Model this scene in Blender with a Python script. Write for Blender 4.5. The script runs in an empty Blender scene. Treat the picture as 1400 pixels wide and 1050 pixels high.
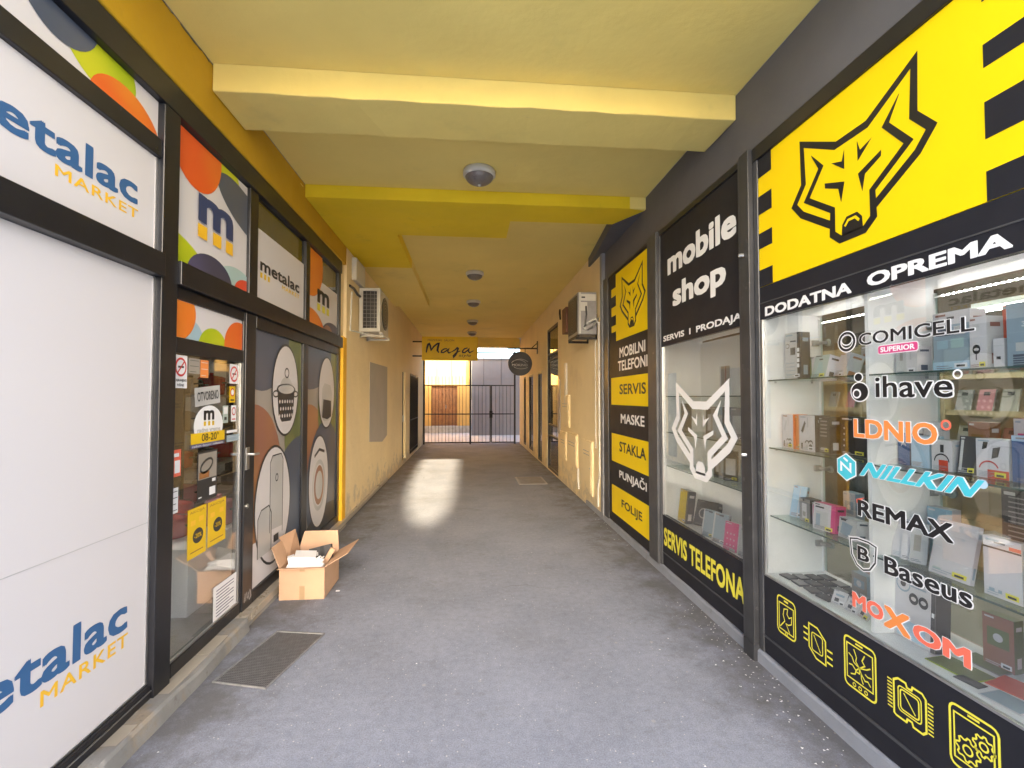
import bpy, bmesh, math, random
from mathutils import Vector, Matrix
from math import radians as R, sin, cos, pi
random.seed(7)
S = bpy.context.scene
COL = S.collection

# ------------------------------------------------------------------ camera
cd = bpy.data.cameras.new('camera'); cam = bpy.data.objects.new('camera', cd); COL.objects.link(cam)
cam.location = (0, 0, 1.6)
cam.rotation_euler = (R(90 + 1.625), 0, R(-5.174))
cd.sensor_width = 36.0; cd.lens = 36.0 * 646 / 1400
cd.clip_start = 0.05; cd.clip_end = 2000
S.camera = cam
# ------------------------------------------------------------------ sky, sun, exposure
SUN_EL, SUN_DX = 18.0, -0.03
W = bpy.data.worlds.new('World'); S.world = W; W.use_nodes = True
nt = W.node_tree; nt.nodes.clear()
bg = nt.nodes.new('ShaderNodeBackground'); out = nt.nodes.new('ShaderNodeOutputWorld')
sky = nt.nodes.new('ShaderNodeTexSky'); sky.sky_type = 'NISHITA'; sky.sun_disc = False
sky.sun_elevation = R(SUN_EL); sky.sun_rotation = R(180); sky.air_density = 0.8; sky.dust_density = 3.0; sky.ozone_density = 1.0
bg.inputs['Strength'].default_value = 0.15
nt.links.new(sky.outputs[0], bg.inputs[0]); nt.links.new(bg.outputs[0], out.inputs[0])
sd = bpy.data.lights.new('sun', 'SUN'); sun = bpy.data.objects.new('sun', sd); COL.objects.link(sun)
sd.energy = 5.0; sd.angle = R(0.5); sd.color = (1.0, 0.81, 0.53)
sun.rotation_euler = Vector((SUN_DX, 1.0, -math.tan(R(SUN_EL)))).to_track_quat('-Z', 'Y').to_euler()
S.view_settings.view_transform = 'Standard'; S.view_settings.look = 'None'
S.view_settings.exposure = 2.8; S.view_settings.gamma = 1.0
S.cycles.use_denoising = True
S.cycles.max_bounces = 10; S.cycles.diffuse_bounces = 6; S.cycles.glossy_bounces = 4
S.cycles.transparent_max_bounces = 32; S.cycles.transmission_bounces = 6
S.cycles.sample_clamp_indirect = 6.0

# ------------------------------------------------------------------ materials
MATS = {}
def mat(name, col, rough=0.5, metal=0.0, var=0.0, vscale=3.0, bump=0.0, bscale=60.0, spec=0.5, emit=0.0, col2=None, stain=None, coat=0.0, wave=0.0, grime=None):
    """procedural material: base colour, low and high frequency noise variation, optional second colour mixed by noise, stains and bump"""
    if name in MATS: return MATS[name]
    m = bpy.data.materials.new(name); m.use_nodes = True; MATS[name] = m
    n = m.node_tree.nodes; l = m.node_tree.links; p = n['Principled BSDF']
    p.inputs['Roughness'].default_value = rough; p.inputs['Metallic'].default_value = metal
    p.inputs['Specular IOR Level'].default_value = spec
    if coat: p.inputs['Coat Weight'].default_value = coat; p.inputs['Coat Roughness'].default_value = 0.08
    c4 = (*col, 1)
    geo = n.new('ShaderNodeNewGeometry')
    def noise(scale, det=4, rgh=0.55):
        t = n.new('ShaderNodeTexNoise'); t.inputs['Scale'].default_value = scale; t.inputs['Detail'].default_value = det; t.inputs['Roughness'].default_value = rgh
        l.new(geo.outputs['Position'], t.inputs['Vector']); return t
    cur = None
    rgb = n.new('ShaderNodeRGB'); rgb.outputs[0].default_value = c4; cur = rgb.outputs[0]
    def mix(fac, a, bcol, blend='MIX'):
        x = n.new('ShaderNodeMix'); x.data_type = 'RGBA'; x.blend_type = blend
        if isinstance(fac, float): x.inputs[0].default_value = fac
        else: l.new(fac, x.inputs[0])
        l.new(a, x.inputs[6])
        if isinstance(bcol, tuple): x.inputs[7].default_value = (*bcol[:3], 1)
        else: l.new(bcol, x.inputs[7])
        return x.outputs[2]
    def ramp(src, a, b):
        r = n.new('ShaderNodeMapRange'); r.inputs[1].default_value = a; r.inputs[2].default_value = b; r.interpolation_type = 'SMOOTHSTEP'
        l.new(src, r.inputs[0]); return r.outputs[0]
    if col2:
        cur = mix(ramp(noise(1.6, 1).outputs['Fac'], 0.36, 0.64), cur, col2)
    if var:
        t = noise(vscale); r = n.new('ShaderNodeMapRange'); r.inputs[1].default_value = 0.3; r.inputs[2].default_value = 0.7
        r.inputs[3].default_value = 1 - var; r.inputs[4].default_value = 1 + var; l.new(t.outputs['Fac'], r.inputs[0])
        cb = n.new('ShaderNodeCombineColor')
        for i in range(3): l.new(r.outputs[0], cb.inputs[i])
        cur = mix(1.0, cur, cb.outputs[0], 'MULTIPLY')
        t2 = noise(vscale * 0.7, 6, 0.7)
        rr = n.new('ShaderNodeMapRange'); rr.inputs[3].default_value = max(0.02, rough - 0.12); rr.inputs[4].default_value = min(1, rough + 0.12)
        l.new(t2.outputs['Fac'], rr.inputs[0]); l.new(rr.outputs[0], p.inputs['Roughness'])
    if stain:
        for (sc, lo, hi, scol, amt) in stain:
            f = ramp(noise(sc, 6, 0.65).outputs['Fac'], lo, hi)
            mm = n.new('ShaderNodeMath'); mm.operation = 'MULTIPLY'; l.new(f, mm.inputs[0]); mm.inputs[1].default_value = amt
            cur = mix(mm.outputs[0], cur, scol)
    if grime:                                            # scuffs and splashes on the lowest part of a wall, broken up by noise
        sx = n.new('ShaderNodeSeparateXYZ'); l.new(geo.outputs['Position'], sx.inputs[0])
        zr = n.new('ShaderNodeMapRange'); zr.inputs[1].default_value = 0; zr.inputs[2].default_value = .75; zr.inputs[3].default_value = .30; zr.inputs[4].default_value = 0; l.new(sx.outputs['Z'], zr.inputs[0])
        ad = n.new('ShaderNodeMath'); ad.operation = 'ADD'; l.new(noise(4.5, 7, .7).outputs['Fac'], ad.inputs[0]); l.new(zr.outputs[0], ad.inputs[1])
        mg = n.new('ShaderNodeMath'); mg.operation = 'MULTIPLY'; mg.inputs[1].default_value = .5; l.new(ramp(ad.outputs[0], .66, .80), mg.inputs[0])
        cur = mix(mg.outputs[0], cur, grime)
    l.new(cur, p.inputs['Base Color'])
    if emit:
        l.new(cur, p.inputs['Emission Color']); p.inputs['Emission Strength'].default_value = emit
    if bump:
        b = n.new('ShaderNodeBump'); b.inputs['Strength'].default_value = bump; b.inputs['Distance'].default_value = 0.01
        hsrc = noise(bscale, 5, 0.6).outputs['Fac']
        if wave:
            ma = n.new('ShaderNodeMath'); ma.operation = 'MULTIPLY_ADD'; ma.inputs[1].default_value = wave
            l.new(noise(2.2, 3, 0.5).outputs['Fac'], ma.inputs[0]); l.new(hsrc, ma.inputs[2]); hsrc = ma.outputs[0]
        l.new(hsrc, b.inputs['Height']); l.new(b.outputs[0], p.inputs['Normal'])
    return m

def glassmat(name, tint=(1, 1, 1), base=0.04, gain=0.7, power=4.0, rough=0.0):
    m = bpy.data.materials.new(name); m.use_nodes = True; n = m.node_tree.nodes; l = m.node_tree.links; n.clear()
    o = n.new('ShaderNodeOutputMaterial'); mx = n.new('ShaderNodeMixShader'); tr = n.new('ShaderNodeBsdfTransparent'); gl = n.new('ShaderNodeBsdfGlossy')
    tr.inputs[0].default_value = (*tint, 1); gl.inputs['Roughness'].default_value = rough
    lw = n.new('ShaderNodeLayerWeight'); lw.inputs[0].default_value = 0.5
    pw = n.new('ShaderNodeMath'); pw.operation = 'POWER'; pw.inputs[1].default_value = power
    ml = n.new('ShaderNodeMath'); ml.operation = 'MULTIPLY_ADD'; ml.inputs[1].default_value = gain; ml.inputs[2].default_value = base
    g2 = n.new('ShaderNodeNewGeometry'); tn = n.new('ShaderNodeTexNoise'); tn.inputs['Scale'].default_value = 3.5; tn.inputs['Detail'].default_value = 6; tn.inputs['Roughness'].default_value = .7
    l.new(g2.outputs['Position'], tn.inputs['Vector']); mr = n.new('ShaderNodeMapRange'); mr.inputs[1].default_value = .35; mr.inputs[2].default_value = .7; mr.inputs[3].default_value = base * .8; mr.inputs[4].default_value = base * 1.5
    l.new(tn.outputs['Fac'], mr.inputs[0]); l.new(mr.outputs[0], ml.inputs[2])
    l.new(lw.outputs['Facing'], pw.inputs[0]); l.new(pw.outputs[0], ml.inputs[0]); l.new(ml.outputs[0], mx.inputs[0])
    l.new(tr.outputs[0], mx.inputs[1]); l.new(gl.outputs[0], mx.inputs[2]); l.new(mx.outputs[0], o.inputs[0])
    return m

def asphalt():
    m = bpy.data.materials.new('asphalt'); m.use_nodes = True; n = m.node_tree.nodes; l = m.node_tree.links; p = n['Principled BSDF']
    geo = n.new('ShaderNodeNewGeometry')
    def noise(s, d=5, r=0.6):
        t = n.new('ShaderNodeTexNoise'); t.inputs['Scale'].default_value = s; t.inputs['Detail'].default_value = d; t.inputs['Roughness'].default_value = r
        l.new(geo.outputs['Position'], t.inputs['Vector']); return t.outputs['Fac']
    def rng(src, a, b, c, d):
        r = n.new('ShaderNodeMapRange'); r.inputs[1].default_value = a; r.inputs[2].default_value = b; r.inputs[3].default_value = c; r.inputs[4].default_value = d
        l.new(src, r.inputs[0]); return r.outputs[0]
    def mix(f, a, b, bl='MIX'):
        x = n.new('ShaderNodeMix'); x.data_type = 'RGBA'; x.blend_type = bl
        l.new(f, x.inputs[0]) if not isinstance(f, float) else setattr(x.inputs[0], 'default_value', f)
        for i, v in ((6, a), (7, b)):
            if isinstance(v, tuple): x.inputs[i].default_value = (*v, 1)
            else: l.new(v, x.inputs[i])
        return x.outputs[2]
    c = mix(rng(noise(1.1), .32, .68, 0, 1), (.190, .206, .255), (.240, .260, .322))
    g0 = rng(noise(22, 7, .8), .32, .68, .84, 1.16)
    g1 = rng(noise(150, 3, .7), .3, .7, .74, 1.26)
    gm = n.new('ShaderNodeMath'); gm.operation = 'MULTIPLY'; l.new(g0, gm.inputs[0]); l.new(g1, gm.inputs[1]); g = gm.outputs[0]
    cb = n.new('ShaderNodeCombineColor'); [l.new(g, cb.inputs[i]) for i in range(3)]
    c = mix(1.0, c, cb.outputs[0], 'MULTIPLY')
    c = mix(rng(noise(.9, 7, .7), .52, .70, 0, .42), c, (.12, .12, .122))          # old dark stains
    c = mix(rng(noise(6, 6, .7), .60, .72, 0, .4), c, (.15, .15, .152))
    v = n.new('ShaderNodeTexVoronoi'); v.inputs['Scale'].default_value = 42; l.new(geo.outputs['Position'], v.inputs['Vector'])
    sp = rng(v.outputs['Distance'], .10, .20, 1, 0)
    vc = n.new('ShaderNodeSeparateColor'); l.new(v.outputs['Color'], vc.inputs[0])
    msk = rng(vc.outputs[0], .84, .88, 0, .75)
    mm = n.new('ShaderNodeMath'); mm.operation = 'MULTIPLY'; l.new(sp, mm.inputs[0]); l.new(msk, mm.inputs[1])
    c = mix(mm.outputs[0], c, (.55, .54, .52))
    v2 = n.new('ShaderNodeTexVoronoi'); v2.inputs['Scale'].default_value = 5.5; l.new(geo.outputs['Position'], v2.inputs['Vector'])
    s2 = rng(v2.outputs['Distance'], .055, .075, .5, 0); c2 = n.new('ShaderNodeSeparateColor'); l.new(v2.outputs['Color'], c2.inputs[0])
    m2 = rng(c2.outputs[1], .55, .6, 0, 1); mm2 = n.new('ShaderNodeMath'); mm2.operation = 'MULTIPLY'; l.new(s2, mm2.inputs[0]); l.new(m2, mm2.inputs[1])
    c = mix(mm2.outputs[0], c, (.36, .35, .34))                                       # trodden gum
    sxy = n.new('ShaderNodeSeparateXYZ'); l.new(geo.outputs['Position'], sxy.inputs[0])
    ax = n.new('ShaderNodeMath'); ax.operation = 'SUBTRACT'; l.new(sxy.outputs['X'], ax.inputs[0]); ax.inputs[1].default_value = .12
    ab = n.new('ShaderNodeMath'); ab.operation = 'ABSOLUTE'; l.new(ax.outputs[0], ab.inputs[0])
    ed = n.new('ShaderNodeMath'); ed.operation = 'ADD'; l.new(rng(ab.outputs[0], 1.0, 1.65, 0, .30), ed.inputs[0]); l.new(noise(3.2, 8, .75), ed.inputs[1])
    c = mix(rng(ed.outputs[0], .58, .80, 0, .75), c, (.10, .096, .092))               # dirt swept to the edges
    wv = n.new('ShaderNodeVectorMath'); wv.operation = 'ADD'; wn = n.new('ShaderNodeTexNoise'); wn.inputs['Scale'].default_value = 2.5; wn.inputs['Detail'].default_value = 6
    l.new(geo.outputs['Position'], wn.inputs['Vector']); sc_ = n.new('ShaderNodeVectorMath'); sc_.operation = 'SCALE'; sc_.inputs['Scale'].default_value = .5
    l.new(wn.outputs['Color'], sc_.inputs[0]); l.new(geo.outputs['Position'], wv.inputs[0]); l.new(sc_.outputs[0], wv.inputs[1])
    vk = n.new('ShaderNodeTexVoronoi'); vk.feature = 'DISTANCE_TO_EDGE'; vk.inputs['Scale'].default_value = .42; l.new(wv.outputs[0], vk.inputs['Vector'])
    ck = rng(vk.outputs['Distance'], .0006, .0035, 1, 0); cm_ = n.new('ShaderNodeMath'); cm_.operation = 'MULTIPLY'
    l.new(ck, cm_.inputs[0]); l.new(rng(noise(.7), .52, .62, 0, .4), cm_.inputs[1])
    c = mix(cm_.outputs[0], c, (.07, .068, .066))                                     # hairline cracks
    l.new(c, p.inputs['Base Color'])
    l.new(rng(noise(2.5), .3, .7, .72, .95), p.inputs['Roughness'])
    b = n.new('ShaderNodeBump'); b.inputs['Strength'].default_value = .5; b.inputs['Distance'].default_value = .009
    l.new(noise(85, 6, .8), b.inputs['Height']); l.new(b.outputs[0], p.inputs['Normal'])
    return m

ASPHALT = asphalt()
CEIL = mat('ceiling_paint', (.82, .655, .205), .8, var=.05, vscale=1.2, bump=.16, bscale=30, wave=9, stain=[(1.4, .58, .74, (.66, .54, .18), .5), (9, .68, .74, (.55, .46, .25), .35)])
YEL = mat('yellow_paint', (.80, .58, .010), .7, var=.07, vscale=1.5, bump=.16, bscale=30, wave=9, stain=[(2.2, .6, .72, (.60, .47, .02), .5)])
MUST = mat('mustard_paint', (.50, .29, .010), .6, var=.08, vscale=2, bump=.3, bscale=18, wave=4, stain=[(3, .60, .74, (.30, .19, .03), .6)])
WALL = mat('cream_render', (.80, .65, .385), .85, var=.06, vscale=1.1, bump=.4, bscale=55, wave=5, grime=(.40, .36, .30), stain=[(1.3, .58, .72, (.66, .52, .33), .5), (7, .66, .76, (.62, .55, .45), .5)])
WALLG = mat('grey_patch_paint', (.42, .38, .33), .85, var=.06, vscale=2, bump=.3, bscale=50)
GREY = mat('grey_paint', (.098, .099, .115), .6, var=.08, vscale=2.2, bump=.2, bscale=20)
GREYL = mat('pale_grey_paint', (.20, .205, .22), .6, var=.08, vscale=2.2, bump=.2, bscale=30)
ROOF = mat('roof_concrete', (.3, .29, .28), .9, var=.1)
KERB = mat('kerb_concrete', (.235, .23, .22), .85, var=.14, vscale=5, bump=.5, bscale=45, stain=[(4, .5, .66, (.26, .2, .13), .7), (14, .6, .7, (.15, .13, .11), .6)])
KERBB = mat('kerb_blue_grey_paint', (.225, .24, .275), .75, var=.1, vscale=5, bump=.4, bscale=60, stain=[(8, .6, .72, (.15, .15, .15), .6)])
BLK = mat('black_aluminium', (.012, .0125, .016), .32, var=.2, vscale=6, spec=.5, stain=[(20, .66, .74, (.06, .06, .06), .5)])
DGRY = mat('dark_grey_metal', (.075, .077, .083), .42, .3, var=.15, vscale=7, stain=[(11, .63, .72, (.22, .22, .22), .6)])
BVIN = mat('black_vinyl', (.016, .0165, .022), .5, var=.12, vscale=4, spec=.25)
YVIN = mat('yellow_vinyl', (.84, .60, .003), .5, var=.035, vscale=1.5, spec=.25)
WVIN = mat('white_vinyl', (.625, .60, .615), .38)
WHT = mat('white_letter', (.82, .82, .82), .4)
BLKL = mat('black_letter', (.012, .012, .014), .4)
NAVY = mat('navy_print', (.028, .048, .135), .35)
BLUE = mat('blue_print', (.035, .115, .27), .35)
AMB = mat('amber_print', (.83, .48, .03), .35)
PALY = mat('lemon_letter', (.78, .70, .06), .4)
ORG = mat('orange_print', (.74, .22, .025), .3, col2=(.70, .10, .02))
SLATE = mat('slate_print', (.055, .075, .12), .3, col2=(.085, .10, .14))
LIME = mat('lime_print', (.36, .46, .012), .3, col2=(.56, .56, .02))
PURP = mat('purple_print', (.085, .08, .17), .3, col2=(.05, .05, .09))
TEAL = mat('pale_teal_print', (.36, .50, .50), .3)
REDP = mat('red_print', (.62, .07, .03), .35)
SKYB = mat('pale_blue_print', (.33, .47, .55), .3)
OLIV = mat('olive_print', (.19, .21, .07), .3, col2=(.11, .14, .05))
BEIGP = mat('taupe_print', (.30, .27, .23), .3, col2=(.36, .33, .3))
TERR = mat('terracotta_print', (.36, .17, .07), .3, col2=(.28, .12, .09))
GRYP = mat('grey_print', (.42, .42, .42), .3, col2=(.55, .54, .53))
GRYD = mat('dark_print', (.03, .03, .032), .3)
WOOD = mat('brown_door_paint', (.27, .115, .035), .5, var=.18, vscale=8)
PLAST = mat('cream_plastic', (.60, .58, .52), .45, var=.06, vscale=5, stain=[(6, .6, .7, (.42, .38, .3), .5)])
PLASTG = mat('grey_metal_casing', (.30, .29, .29), .5, .2, var=.12, vscale=8)
STEEL = mat('steel', (.45, .45, .45), .35, .9, var=.1, vscale=10)
IRON = mat('dark_iron', (.018, .016, .016), .5, .3, var=.2, vscale=12)
GLASS = glassmat('window_glass', (.97, .985, .98), .095, .8, 3.0)
GLASSD = glassmat('dark_window_glass', (.45, .47, .46), .08, .8, 3)
SHELFG = glassmat('shelf_glass', (.86, .93, .91), .03, .5)
EDGE = mat('glass_edge_green', (.05, .09, .08), .2)
WLAM = mat('white_laminate', (.86, .855, .85), .4, var=.02)
GREYLAM = mat('grey_laminate', (.36, .35, .33), .45, var=.04)
LED = mat('led_dot', (1, .96, .92), .5, emit=18)
TUBE = mat('fluorescent_tube', (1, .95, .88), .5, emit=13)
CARD = mat('cardboard', (.50, .315, .20), .8, var=.05, vscale=6, bump=.15, bscale=90)
CARDI = mat('cardboard_inside', (.40, .245, .15), .85, var=.06, vscale=6)
TAPE = mat('brown_tape', (.36, .245, .14), .3)
PAPER = mat('paper', (.78, .78, .80), .6, var=.03)
PAPY = mat('yellow_paper', (.74, .48, .01), .5, var=.04)
REDS = mat('red_sign_ink', (.55, .02, .02), .4)
TILE = mat('beige_floor_tile', (.36, .32, .26), .3, var=.06, vscale=4)
BROWNW = mat('brown_wall', (.16, .115, .085), .7, var=.1)
RACKM = mat('beige_rack_board', (.50, .385, .24), .5, var=.05)
PINK = mat('magenta_print', (.62, .05, .20), .4)
LBLUE = mat('light_blue_print', (.42, .58, .72), .4)
CYAN = mat('cyan_decal', (.06, .50, .60), .4)
OREN = mat('orange_decal', (.78, .25, .06), .4)
CORAL = mat('coral_decal', (.76, .15, .09), .4)
DBLU = mat('deep_blue_print', (.04, .10, .24), .4)
CHAR = mat('charcoal_print', (.05, .048, .05), .4)
SAGE = mat('sage_print', (.42, .50, .46), .4)
STEELB = mat('blue_grey_print', (.30, .38, .44), .4)
PANW = mat('grey_courtyard_panel', (.21, .20, .205), .7, var=.06, vscale=2)
PAVE = mat('pale_bounce_paving', (.45, .53, .63), .85, var=.1, vscale=4, bump=.3, bscale=30)  # pale for bounce light, bluish to offset the warm sun
COURT = mat('courtyard_paving', (.60, .58, .56), .85, var=.1, vscale=4, bump=.3, bscale=30)
PLINTH = mat('courtyard_stone', (.50, .46, .38), .85, var=.2, vscale=7, bump=.5, bscale=12)
COURTW = mat('courtyard_render', (.66, .40, .11), .85, var=.08, vscale=1.5, bump=.3, bscale=30)
LENS = mat('lamp_glass', (.17, .15, .14), .3, var=.1, vscale=30)
MESHM = mat('grate_metal', (.23, .23, .24), .6, .3, var=.2, vscale=30)

# ------------------------------------------------------------------ mesh builder
_TX = {}
def text_mesh(s, off, spacing):
    k = (s, off, spacing)
    if k in _TX: return _TX[k]
    c = bpy.data.curves.new('tmp', 'FONT'); c.body = s; c.size = 1; c.offset = off; c.space_character = spacing; c.resolution_u = 3
    o = bpy.data.objects.new('tmp', c); COL.objects.link(o)
    me = bpy.data.meshes.new_from_object(o)
    v = [(p.co.x, p.co.y) for p in me.vertices]; f = [tuple(p.vertices) for p in me.polygons]
    bpy.data.objects.remove(o); bpy.data.curves.remove(c); bpy.data.meshes.remove(me)
    _TX[k] = (v, f); return v, f

class MB:
    def __init__(s): s.v = []; s.f = []; s.mi = []; s.slots = []
    def mid(s, m):
        if m not in s.slots: s.slots.append(m)
        return s.slots.index(m)
    def add(s, vs, fs, m):
        b = len(s.v); s.v += [tuple(v) for v in vs]; k = s.mid(m)
        for f in fs: s.f.append(tuple(i + b for i in f)); s.mi.append(k)
        return s
    def box(s, x0, x1, y0, y1, z0, z1, m):
        if x0 > x1: x0, x1 = x1, x0
        if y0 > y1: y0, y1 = y1, y0
        if z0 > z1: z0, z1 = z1, z0
        vs = [(x, y, z) for x in (x0, x1) for y in (y0, y1) for z in (z0, z1)]
        return s.add(vs, [(0, 1, 3, 2), (4, 6, 7, 5), (0, 4, 5, 1), (2, 3, 7, 6), (0, 2, 6, 4), (1, 5, 7, 3)], m)
    def obox(s, c, ax, h, m):
        c = Vector(c); A = [Vector(a).normalized() for a in ax]
        vs = [c + A[0] * (h[0] * i) + A[1] * (h[1] * j) + A[2] * (h[2] * k) for i in (-1, 1) for j in (-1, 1) for k in (-1, 1)]
        return s.add(vs, [(0, 1, 3, 2), (4, 6, 7, 5), (0, 4, 5, 1), (2, 3, 7, 6), (0, 2, 6, 4), (1, 5, 7, 3)], m)
    def poly(s, pts, M, d, m):                      # flat printed polygon on a wall surface
        return s.add([M(u, v, d) for u, v in pts], [tuple(range(len(pts)))], m)
    def prism(s, pts, M, d0, d1, m):
        n = len(pts)
        vs = [M(u, v, d0) for u, v in pts] + [M(u, v, d1) for u, v in pts]
        fs = [tuple(range(n))[::-1], tuple(range(n, 2 * n))] + [(i, (i + 1) % n, n + (i + 1) % n, n + i) for i in range(n)]
        return s.add(vs, fs, m)
    def rect(s, u0, u1, v0, v1, M, d, m): return s.poly([(u0, v0), (u1, v0), (u1, v1), (u0, v1)], M, d, m)
    def stroke(s, pts, w, M, d, m, closed=False, asp=1.0):
        """ribbon of width w along a 2D polyline with mitred joints; w may be a list"""
        n = len(pts); ws = w if isinstance(w, (list, tuple)) else [w] * n
        L = []; Rr = []
        for i in range(n):
            p = Vector(pts[i]); a = Vector(pts[i - 1]) if (i > 0 or closed) else None; b = Vector(pts[(i + 1) % n]) if (i < n - 1 or closed) else None
            d1 = (p - a).normalized() if a is not None and (p - a).length > 1e-9 else None
            d2 = (b - p).normalized() if b is not None and (b - p).length > 1e-9 else None
            if d1 is None: d1 = d2
            if d2 is None: d2 = d1
            n1 = Vector((-d1.y, d1.x)); n2 = Vector((-d2.y, d2.x)); nn = (n1 + n2)
            nn = nn.normalized() if nn.length > 1e-6 else n1
            k = min(1.7, 1 / max(.2, nn.dot(n1))); h = ws[i] / 2 * k
            L.append(p + nn * h); Rr.append(p - nn * h)
        vs = [M(q.x, q.y, d) for q in L] + [M(q.x, q.y, d) for q in Rr]
        fs = [(i, (i + 1) % n, n + (i + 1) % n, n + i) for i in range(n if closed else n - 1)]
        return s.add(vs, fs, m)
    def ring(s, cu, cv, ru, rv, w, M, d, m, n=28, a0=0, a1=360):
        full = abs(a1 - a0) >= 360; k = n if full else n + 1
        pts = [(cu + ru * cos(R(a0 + (a1 - a0) * i / n)), cv + rv * sin(R(a0 + (a1 - a0) * i / n))) for i in range(k)]
        return s.stroke(pts, w, M, d, m, closed=full)
    def disc(s, cu, cv, ru, rv, M, d, m, n=32): return s.poly(ell(cu, cv, ru, rv, 0, n), M, d, m)
    def tube(s, pts, r, m, n=8, caps=True):
        pts = [Vector(p) for p in pts]; rings = []
        for i, p in enumerate(pts):
            t = (pts[min(i + 1, len(pts) - 1)] - pts[max(i - 1, 0)]).normalized()
            up = Vector((0, 0, 1)) if abs(t.z) < .9 else Vector((1, 0, 0))
            a = t.cross(up).normalized(); b = t.cross(a)
            rr = r[i] if isinstance(r, (list, tuple)) else r
            rings.append([p + a * (rr * cos(2 * pi * k / n)) + b * (rr * sin(2 * pi * k / n)) for k in range(n)])
        vs = [v for g in rings for v in g]; fs = []
        for i in range(len(pts) - 1):
            for k in range(n): fs.append((i * n + k, i * n + (k + 1) % n, (i + 1) * n + (k + 1) % n, (i + 1) * n + k))
        if caps: fs += [tuple(range(n))[::-1], tuple(range((len(pts) - 1) * n, len(pts) * n))]
        return s.add(vs, fs, m)
    def lathe(s, prof, c, m, n=28, axis='z'):
        vs = []
        for r, h in prof:
            for k in range(n):
                a = 2 * pi * k / n; p = (r * cos(a), r * sin(a), h)
                if axis == 'y': p = (p[0], p[2], p[1])
                if axis == 'x': p = (p[2], p[0], p[1])
                vs.append((c[0] + p[0], c[1] + p[1], c[2] + p[2]))
        fs = [(i * n + k, i * n + (k + 1) % n, (i + 1) * n + (k + 1) % n, (i + 1) * n + k) for i in range(len(prof) - 1) for k in range(n)]
        fs += [tuple(range(n)), tuple(range((len(prof) - 1) * n, len(prof) * n))]
        return s.add(vs, fs, m)
    def text(s, t, u0, u1, v0, v1, M, d, m, off=0.0, shear=0.0, halo=None, hoff=.05, sp=1.0):
        """lettering fitted into the box u0..u1 (reading direction) by v0..v1; bold weight from shifted copies stacked a tenth of a millimetre apart"""
        v, f = text_mesh(t, 0.0, sp)
        xs = [p[0] for p in v]; ys = [p[1] for p in v]; a, b, c, e = min(xs) - off, max(xs) + off, min(ys) - off, max(ys) + off
        def put(dx, dy, dd, mm):
            q = []
            for x, y in v:
                yy = (y + dy - c) / (e - c); xx = (x + dx - a) / (b - a) + shear * (yy - .5)
                q.append(M(u0 + (u1 - u0) * xx, v0 + (v1 - v0) * yy, dd))
            s.add(q, f, mm)
        def bold(o, d0, mm):
            n = 8 if o > 0 else 0
            for k in range(n):
                w = 2 * pi * k / n; put(o * max(-1, min(1, 1.3 * cos(w))), o * max(-1, min(1, 1.3 * sin(w))), d0 + k * .0001, mm)
            put(0, 0, d0 + n * .0001, mm)
        if halo: bold(off + hoff, d - .0014, halo)
        bold(off, d, m); return s

def ell(cu, cv, ru, rv, rot=0, n=36):
    c, s_ = cos(R(rot)), sin(R(rot))
    return [(cu + ru * cos(2 * pi * i / n) * c - rv * sin(2 * pi * i / n) * s_, cv + ru * cos(2 * pi * i / n) * s_ + rv * sin(2 * pi * i / n) * c) for i in range(n)]
def clip(p, u0, u1, v0, v1):
    for ax, val, sg in ((0, u0, 1), (0, u1, -1), (1, v0, 1), (1, v1, -1)):
        o = []
        for i in range(len(p)):
            a, b = p[i - 1], p[i]; da, db = sg * (a[ax] - val), sg * (b[ax] - val)
            if da >= 0: o.append(a)
            if (da >= 0) != (db >= 0):
                t = da / (da - db); o.append((a[0] + t * (b[0] - a[0]), a[1] + t * (b[1] - a[1])))
        p = o
        if len(p) < 3: return []
    return p

ROOTLOC = {}
def link(name, mb, loc, bevel=0):
    me = bpy.data.meshes.new(name)
    me.from_pydata([(x - loc[0], y - loc[1], z - loc[2]) for x, y, z in mb.v], [], mb.f)
    for m in mb.slots: me.materials.append(m)
    me.polygons.foreach_set('material_index', mb.mi); me.update()
    bm = bmesh.new(); bm.from_mesh(me); bmesh.ops.recalc_face_normals(bm, faces=bm.faces); bm.to_mesh(me); bm.free()
    o = bpy.data.objects.new(name, me); COL.objects.link(o); o.location = loc
    if bevel:
        b = o.modifiers.new('bevel', 'BEVEL'); b.width = bevel; b.segments = 2; b.limit_method = 'ANGLE'; b.angle_limit = R(50)
    return o
def tag(o, label, cat, group=None):
    o['label'] = label; o['category'] = cat
    if group: o['group'] = group
    return o
def base(mb):
    xs, ys, zs = zip(*mb.v); return ((min(xs) + max(xs)) / 2, (min(ys) + max(ys)) / 2, min(zs))
def solo(name, mb, label, cat, group=None, bevel=0):
    l = base(mb); o = link(name, mb, l, bevel); ROOTLOC[o.name] = l; return tag(o, label, cat, group)
def thing(name, label, cat, loc, group=None):
    o = bpy.data.objects.new(name, None); o.empty_display_size = .1; COL.objects.link(o); o.location = loc; ROOTLOC[o.name] = tuple(loc)
    return tag(o, label, cat, group)
def part(name, mb, par, label=None, bevel=0):
    l = ROOTLOC[par.name]; o = link(name, mb, l, bevel); o.parent = par; o.location = (0, 0, 0); ROOTLOC[o.name] = l
    if label: o['label'] = label
    return o
def struct(name, mb):
    o = link(name, mb, (0, 0, 0)); o['kind'] = 'structure'; return o
def smooth(o):
    o.data.polygons.foreach_set('use_smooth', [True] * len(o.data.polygons)); return o
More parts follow.
